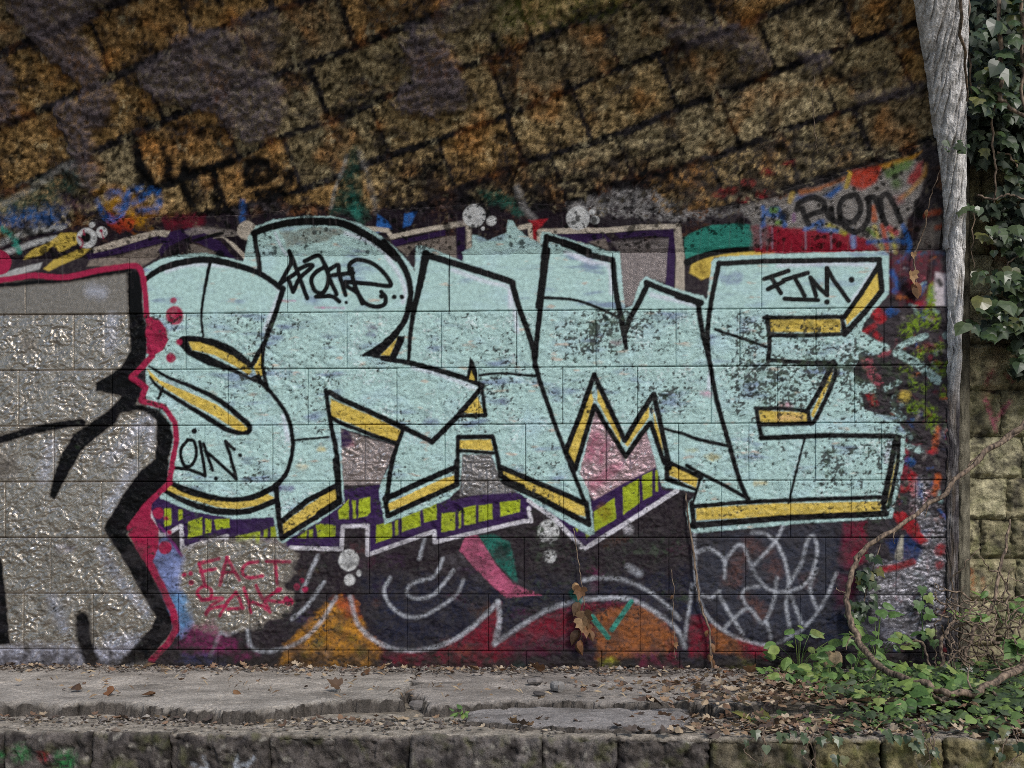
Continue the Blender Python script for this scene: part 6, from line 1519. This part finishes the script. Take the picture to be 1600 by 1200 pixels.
PL_ = [('pale round-leaved climber against the wall foot', 1248, 1060, -.12, 22, [L_YNG[0]], .06, .11, .22), ('low dark-leaved seedling at the edge of the bare slab', 1225, 1075, -.2, 14, L_YNG, .045, .10, .05), ('tiny two-stemmed seedling alone on the bare slab', 1225, 1105, -.42, 8, [L_YNG[0]], .04, .04, .07),
       ('bright nettle clump under the hooked vine', 1330, 1075, -.3, 26, L_YNG, .055, .13, .16), ('tall light green nettles behind the hooked vine', 1370, 1035, -.18, 26, L_YNG, .055, .13, .22), ('leafy weed spilling along the lower vine', 1300, 1085, -.38, 22, L_YNG, .05, .12, .10),
       ('small mixed weed among the brown leaf litter', 1340, 1110, -.5, 18, L_YNG, .04, .12, .05), ('soft green weed beneath the lowest bend of the vine', 1420, 1090, -.5, 24, L_YNG, .05, .14, .10), ('bright green lobed plant in front of the vine bend', 1395, 1150, -.80, 16, L_YIVY + [L_YNG[2]], .065, .10, .06),
       ('upright light green sprig above the mossy kerb stones', 1505, 1122, -.72, 16, [L_YNG[1]] + L_YIVY, .06, .09, .10), ('yellowish broad-leaved shoot in front of the edge strip', 1505, 972, -.15, 4, L_YNG, .07, .05, .04), ('round green leaves beside the upright vine', 1570, 975, -.2, 18, [L_YNG[0]], .055, .13, .16),
       ('large pale leaf plant cut by the picture edge', 1598, 1010, -.4, 5, L_YIVY, .09, .05, .05), ('grey-green ivy sprig creeping over the kerb', 1205, 1150, -.88, 9, [L_IVY[0]], .06, .09, .02), ('dark ivy patch at the edge of the leaf litter', 1350, 1135, -.7, 20, L_IVY, .05, .14, .04),
       ('dark ivy cluster below the root tangle', 1470, 1110, -.6, 22, L_IVY, .05, .16, .05), ('bluish ivy at the lower picture corner', 1585, 1150, -.78, 18, L_IVY, .07, .14, .05), ('shady ivy between the roots and the vine', 1540, 1060, -.4, 20, L_IVY, .055, .16, .06),
       ('mid green weeds under the thick vine near its hook', 1400, 1075, -.42, 20, L_YNG, .045, .12, .12), ('small ivy sprigs among pale fallen leaves', 1300, 1130, -.7, 12, L_IVY, .04, .12, .02), ('tiny weed in the gap between two slabs', 724, 1118, -.93, 9, [L_YNG[0]], .022, .03, .03)]
for lab, u, v, y, cnt, ms, sz, sp_, ri in PL_:
    pt = at_y(float(u), float(v), float(y))
    plant(lab, 'ground_plant', 'plant', u, v, y, cnt, ms, sz, sp_, ri)
e = empty('young_ivy', tuple(at_y(1450., 1000., -.03))); tag(e, 'fresh light green ivy shoot climbing the silver paint near the pier', 'ivy')
tube('stem', pxd(1442, 1030, -.02, 1442, 990, -.02, 1440, 955, -.02, 1443, 915, -.02), (.002, .002, .0012), e, mat=M_YOUNG)
for u, v, s in [(1442, 917, .04), (1450, 930, .045), (1437, 940, .05), (1447, 958, .055), (1455, 983, .045), (1441, 992, .045), (1460, 1000, .04), (1436, 1005, .04)]:
    put_leaf(L_YIVY[0], at_y(u + 0., v + 0., -.03), (R.uniform(-.3, .3), -1, R.uniform(.1, .6)), (R.uniform(-.6, .6), -.2, R.uniform(-1, .2)), s, e, 'leaf')
e = empty('trailing_ivy', tuple(at_y(1360., 960., -.05))); tag(e, 'dusky ivy trail hanging behind the hooked vine', 'ivy')
tube('stem', pxd(1376, 850, -.02, 1364, 890, -.03, 1352, 930, -.03, 1344, 970, -.03, 1330, 1005, -.04), (.002, .002, .002), e)
for i in range(30):
    t_ = R.random(); u = 1376 - 40 * t_ + R.uniform(-14, 16); v = 850 + 125 * t_ + R.uniform(-10, 10)
    put_leaf(R.choice(L_IVY), at_y(u, v, -.04 + R.uniform(-.02, .01)), (R.uniform(-.6, .6), -1, R.uniform(-.1, .6)), (R.uniform(-.8, .8), -.2, -1), R.uniform(.025, .05), e, 'leaf')

# ivy and dry stems spilling over the kerb
for lab, u0, n_, hang in [('small ivy spray hanging over the pale mossy kerb stone', 1290, 9, 45), ('dark ivy spray spilling over the kerb at the weeds', 1425, 11, 50), ('bluish ivy spray over the last kerb stone', 1560, 10, 40), ('few ivy leaves hanging over the dark kerb joint', 1200, 6, 36)]:
    e = empty('kerb_ivy', tuple(at_y(float(u0), 1150., YF - .02))); tag(e, lab, 'ivy')
    for k in range(3):
        uu_ = u0 + R.uniform(-35, 35)
        tube('stem', pxd(uu_, 1138, YF + .05, uu_ + R.uniform(-6, 6), 1150, YF - .02, uu_ + R.uniform(-14, 14), 1150 + hang * .6, YF - .03, uu_ + R.uniform(-22, 22), 1150 + hang * R.uniform(.9, 1.3), YF - .03), (.0022, .002, .0016, .001), e, wob=.008, seed=70 + k)
    for k in range(n_):
        put_leaf(R.choice(L_IVY), at_y(u0 + R.uniform(-42, 42), 1140 + hang * R.random() ** 1.6, YF - .03 - R.uniform(0, .02)), (R.uniform(-.6, .6), -1, R.uniform(.2, .9)), (R.uniform(-.7, .7), -.3, -1), R.uniform(.016, .034), e, 'leaf')

# ground cover mass, litter, gravel
it, cs = [], []
for i in range(1900):
    u = 1250 + 400 * R.random() ** .8; v = R.uniform(1035, 1162)
    if v < 1085 + (1250 - u) * .2 and R.random() < .35: continue
    if u < 1330 and R.random() < .55: continue
    y = np.interp(v, [1035, 1162], [-.1, YF + .06]) + R.uniform(-.06, .06)
    x = float(at_y(u, v, y)[0])
    z = float(floor_z(x, y)) + R.uniform(0, .06)
    it.append((np.array([x, y, z]), (R.uniform(-.7, .7), R.uniform(-.9, 0), 1), (R.uniform(-1, 1), R.uniform(-1, .4), -.2), R.choice([.012, .015, .02, .026, .036]) * R.uniform(.8, 1.1)))
    cs.append(lin(*[(66, 86, 42), (84, 108, 54), (50, 66, 38), (106, 128, 62), (62, 74, 48)][R.randrange(5)]))
tag(link(leaf_cloud('ground_cover', L_YNG + [L_IVY[0]], it, cs)), 'dense small green ground cover on the earth bank', 'ground cover', kind='stuff')

it, cs = [], []
DC = [(138, 112, 86), (104, 80, 62), (160, 140, 114), (84, 68, 58), (122, 94, 72), (172, 154, 130), (76, 64, 56)]
def drop(x, y, s, c=None):
    it.append((np.array([x, y, float(floor_z(x, y)) + R.uniform(.001, .012)]), (R.uniform(-.6, .6), R.uniform(-.6, .6), 1), (R.uniform(-1, 1), R.uniform(-1, 1), .1), s)); cs.append(lin(*(c or R.choice(DC))))
for i in range(380):                                   # along the wall foot
    x = R.uniform(-2.1, 1.4); y = -abs(R.gauss(0, .09)) - .015
    drop(x, y, R.uniform(.010, .030))
for i in range(70):                                   # on the slabs
    drop(R.uniform(-1.9, 1.4), R.uniform(-.75, -.1), R.uniform(.010, .026))
for i in range(200):                                   # in the step
    drop(R.uniform(-1.75, 1.2), yled(1104, 0) - .015 - abs(R.gauss(0, .07)), R.uniform(.012, .032))
for i in range(1150):                                  # thick on the right
    u = min(1640, 1255 + R.gauss(0, 135)); v = R.uniform(1080, 1152)
    p = at_z(u, v, LZ); drop(float(p[0]), max(float(p[1]), YF + .02), R.uniform(.014, .040))
for i in range(500):
    x = min(2.4, 1.55 + R.gauss(0, .38)); y = R.uniform(YF + .03, -.02); drop(x, y, R.uniform(.014, .036))
tag(link(leaf_cloud('leaf_litter', L_DEAD, it, cs)), 'scattered small dead leaves littering the ledge', 'leaf litter', kind='stuff')
# gravel and crumbs
V, F, C, off = [], [], [], 0
oct_v = np.array([(1, 0, 0), (-1, 0, 0), (0, 1, 0), (0, -1, 0), (0, 0, 1), (0, 0, -1)], float)
oct_f = np.array([(0, 2, 4), (2, 1, 4), (1, 3, 4), (3, 0, 4), (2, 0, 5), (1, 2, 5), (3, 1, 5), (0, 3, 5)])
for i in range(4200):
    if i % 3 == 0:
        x, y = R.uniform(-1.8, 1.3), max(YF + .01, yled(1104, 0) - .01 - abs(R.gauss(0, .10)))
    else:
        x, y = R.uniform(-2.1, 1.5), -abs(R.gauss(0, .075)) - .01
    s = R.uniform(.002, .008) * (1.8 if R.random() < .06 else 1)
    v = oct_v * np.array([R.uniform(.7, 1.4), R.uniform(.7, 1.4), R.uniform(.4, .8)]) * s + rng.normal(0, s * .15, (6, 3))
    v = v + np.array([x, y, float(floor_z(x, y)) + s * .3])
    V.append(v); F.append(oct_f + off); off += 6; C.append(np.tile(lin(*R.choice([(126, 118, 110), (98, 90, 84), (150, 142, 132), (80, 72, 66), (112, 98, 84)])), (6, 1)))
me = raw_mesh('gravel', np.vstack(V), np.vstack(F), np.vstack(C), None, False); me.materials.append(M_ATT)
tag(link(bpy.data.objects.new('gravel', me)), 'grey crumbs and grit along the wall foot', 'gravel', kind='stuff')
# dry straws
V, F, C, off = [], [], [], 0
for i in range(420):
    u = 1150 + 480 * R.random() if i % 3 else R.uniform(60, 1150); v = R.uniform(1060, 1150) if i % 3 else R.uniform(1048, 1110)
    p = at_z(u, v, LZ if v > 1095 else 0.0); x, y = float(p[0]), min(float(p[1]), -.03); a = R.uniform(0, 6.28); L = R.uniform(.02, .08) if i % 3 else R.uniform(.012, .035)
    z0_ = float(floor_z(x, y)) + .004; w = .0008
    dx, dy = math.cos(a) * L, math.sin(a) * L; zz_ = z0_ + R.uniform(0, .02)
    V.append(np.array([(x, y, z0_), (x + w * math.sin(a), y, z0_ + w * 2), (x + dx, y + dy, zz_), (x + dx * .5, y + dy * .5 + .002, (z0_ + zz_) / 2 + .006)])); F.append(np.array([(0, 1, 3), (1, 3, 2), (0, 3, 2)]) + off); off += 4
    C.append(np.tile(lin(*R.choice([(136, 112, 84), (100, 80, 60), (160, 140, 110)])), (4, 1)))
me = raw_mesh('dry_twigs', np.vstack(V), np.vstack(F), np.vstack(C), None, False); me.materials.append(M_ATT)
tag(link(bpy.data.objects.new('dry_twigs', me)), 'loose straws and twigs strewn over the ledge', 'twigs', kind='stuff')

# single larger leaves and stones that can be picked out
for u, v, s, lab in [(322, 1043, .06, 'large pale curled leaf against the foot of the raspberry outline'), (250, 1036, .05, 'brown leaf beside the black foot of the silver letter'), (575, 1052, .05, 'tan leaf left of a similar one under the orange flame'),
                    (598, 1053, .05, 'tan leaf right of a similar one under the orange flame'), (116, 1104, .05, 'curled leaf next to the squat buff stone under the slab'), (180, 1106, .055, 'reddish brown leaf folded against the slab lip'),
                    (243, 1108, .05, 'upright folded leaf at the slab lip near the rounded buff stone'), (365, 1085, .035, 'single small leaf out in the middle of the long clean slab'), (1010, 1092, .07, 'widest dead leaf, alone on the second slab'),
                    (750, 1051, .045, 'leaf at the wall foot below the red and white spike'), (790, 1053, .04, 'narrow leaf at the wall foot left of the pointed grey stone'), (845, 1057, .06, 'long tan leaf behind the pointed grey stone'),
                    (1130, 1053, .045, 'leaf at the wall foot just right of the knotty creeper'), (800, 1139, .035, 'leaf standing at the front edge of the thin broken slab'), (530, 1100, .05, 'brown leaf by the flat grey shard'),
                    (1170, 1058, .05, 'leaf at the wall foot near the low seedling'), (1310, 1078, .06, 'brown leaf among the weeds under the broken tile'), (1270, 1133, .05, 'pale leaf on the litter near the kerb ivy sprig'), (1340, 1105, .05, 'pale upright leaf among the small mixed weed')]:
    p = at_z(u, v, 0.0 if v < 1095 else LZ)
    p[1] = min(p[1], -.03)
    o = bpy.data.objects.new('fallen_leaf', R.choice(L_DEAD)); link(o)
    o.location = (p[0], p[1], float(floor_z(p[0], p[1])) + .012); o.scale = (s, s, s); o.rotation_euler = (R.uniform(-.7, .7), R.uniform(-.7, .7), R.uniform(0, 6.28))
    tag(o, lab, 'leaf', 'large dead leaves on the ledge')
def stone(label, u, v, z, size, tone, seed):
    p = at_z(float(u), float(v), z)
    th = np.linspace(0, 2 * np.pi, 11)[:-1]
    rows = []
    for zz, rr in ((-.4, .8), (-.1, 1.0), (.25, .98), (.45, .78), (.52, .3)):
        for a in th:
            k = max(abs(math.cos(a)), abs(math.sin(a))) ** -.6
            rows.append((rr * k * math.cos(a) * size[0] * (1 + .12 * math.sin(3 * a + seed)), rr * k * math.sin(a) * size[1] * (1 + .12 * math.cos(2 * a + seed)), zz * size[2] * (1 + .15 * math.sin(a * 2 + seed))))
    v_ = np.array(rows); i = np.arange(50).reshape(5, 10); j = np.roll(i, -1, 1)
    f = np.stack([i[:-1], j[:-1], j[1:], i[1:]], -1).reshape(-1, 4)
    v_ = np.vstack([v_, [(0, 0, .53 * size[2])]])
    me = raw_mesh('loose_stone', v_, np.vstack([f, np.array([(i[4, a], j[4, a], 50, 50) for a in range(0)]).reshape(-1, 4).astype(int)]), np.tile(tone, (51, 1)) * rng.uniform(.8, 1.15, (51, 1)), np.tile([0, .9, 0], (51, 1)), False)
    me.materials.append(M_MASON)
    # close the top with a fan of quads
    o = bpy.data.objects.new('loose_stone', me); link(o); o.location = (p[0], min(p[1], -.04), z + size[2] * .38); o.rotation_euler = (R.uniform(-.1, .1), R.uniform(-.1, .1), R.uniform(0, 3))
    import bmesh
    bm = bmesh.new(); bm.from_mesh(me); bm.verts.ensure_lookup_table()
    bmesh.ops.holes_fill(bm, edges=bm.edges[:]); bm.to_mesh(me); bm.free()
    tag(o, label, 'stone')
stone('small grey cube of stone standing on the slab', 871, 1079, 0, (.024, .022, .034), lin(140, 136, 132), 1)
stone('flat pointed grey stone beside the small cube', 836, 1068, 0, (.034, .024, .022), lin(128, 122, 118), 2)
stone('dark flat chip lying in front of the pointed stone', 842, 1086, 0, (.02, .014, .012), lin(84, 80, 78), 3)
stone('flat grey shard in the broken slab corner', 585, 1106, LZ, (.035, .02, .025), lin(112, 108, 106), 4)
stone('leaning grey shard next to the broken slab end', 655, 1108, LZ, (.03, .02, .03), lin(124, 118, 114), 5)
stone('rounded buff stone under the slab lip', 292, 1124, LZ, (.036, .026, .03), lin(146, 132, 114), 6)
stone('squat buff stone lodged under the slab edge', 135, 1108, LZ, (.04, .024, .034), lin(142, 130, 116), 7)
stone('buff broken tile standing among the pale climber leaves', 1302, 1042, 0.05, (.032, .014, .06), lin(176, 152, 120), 8)
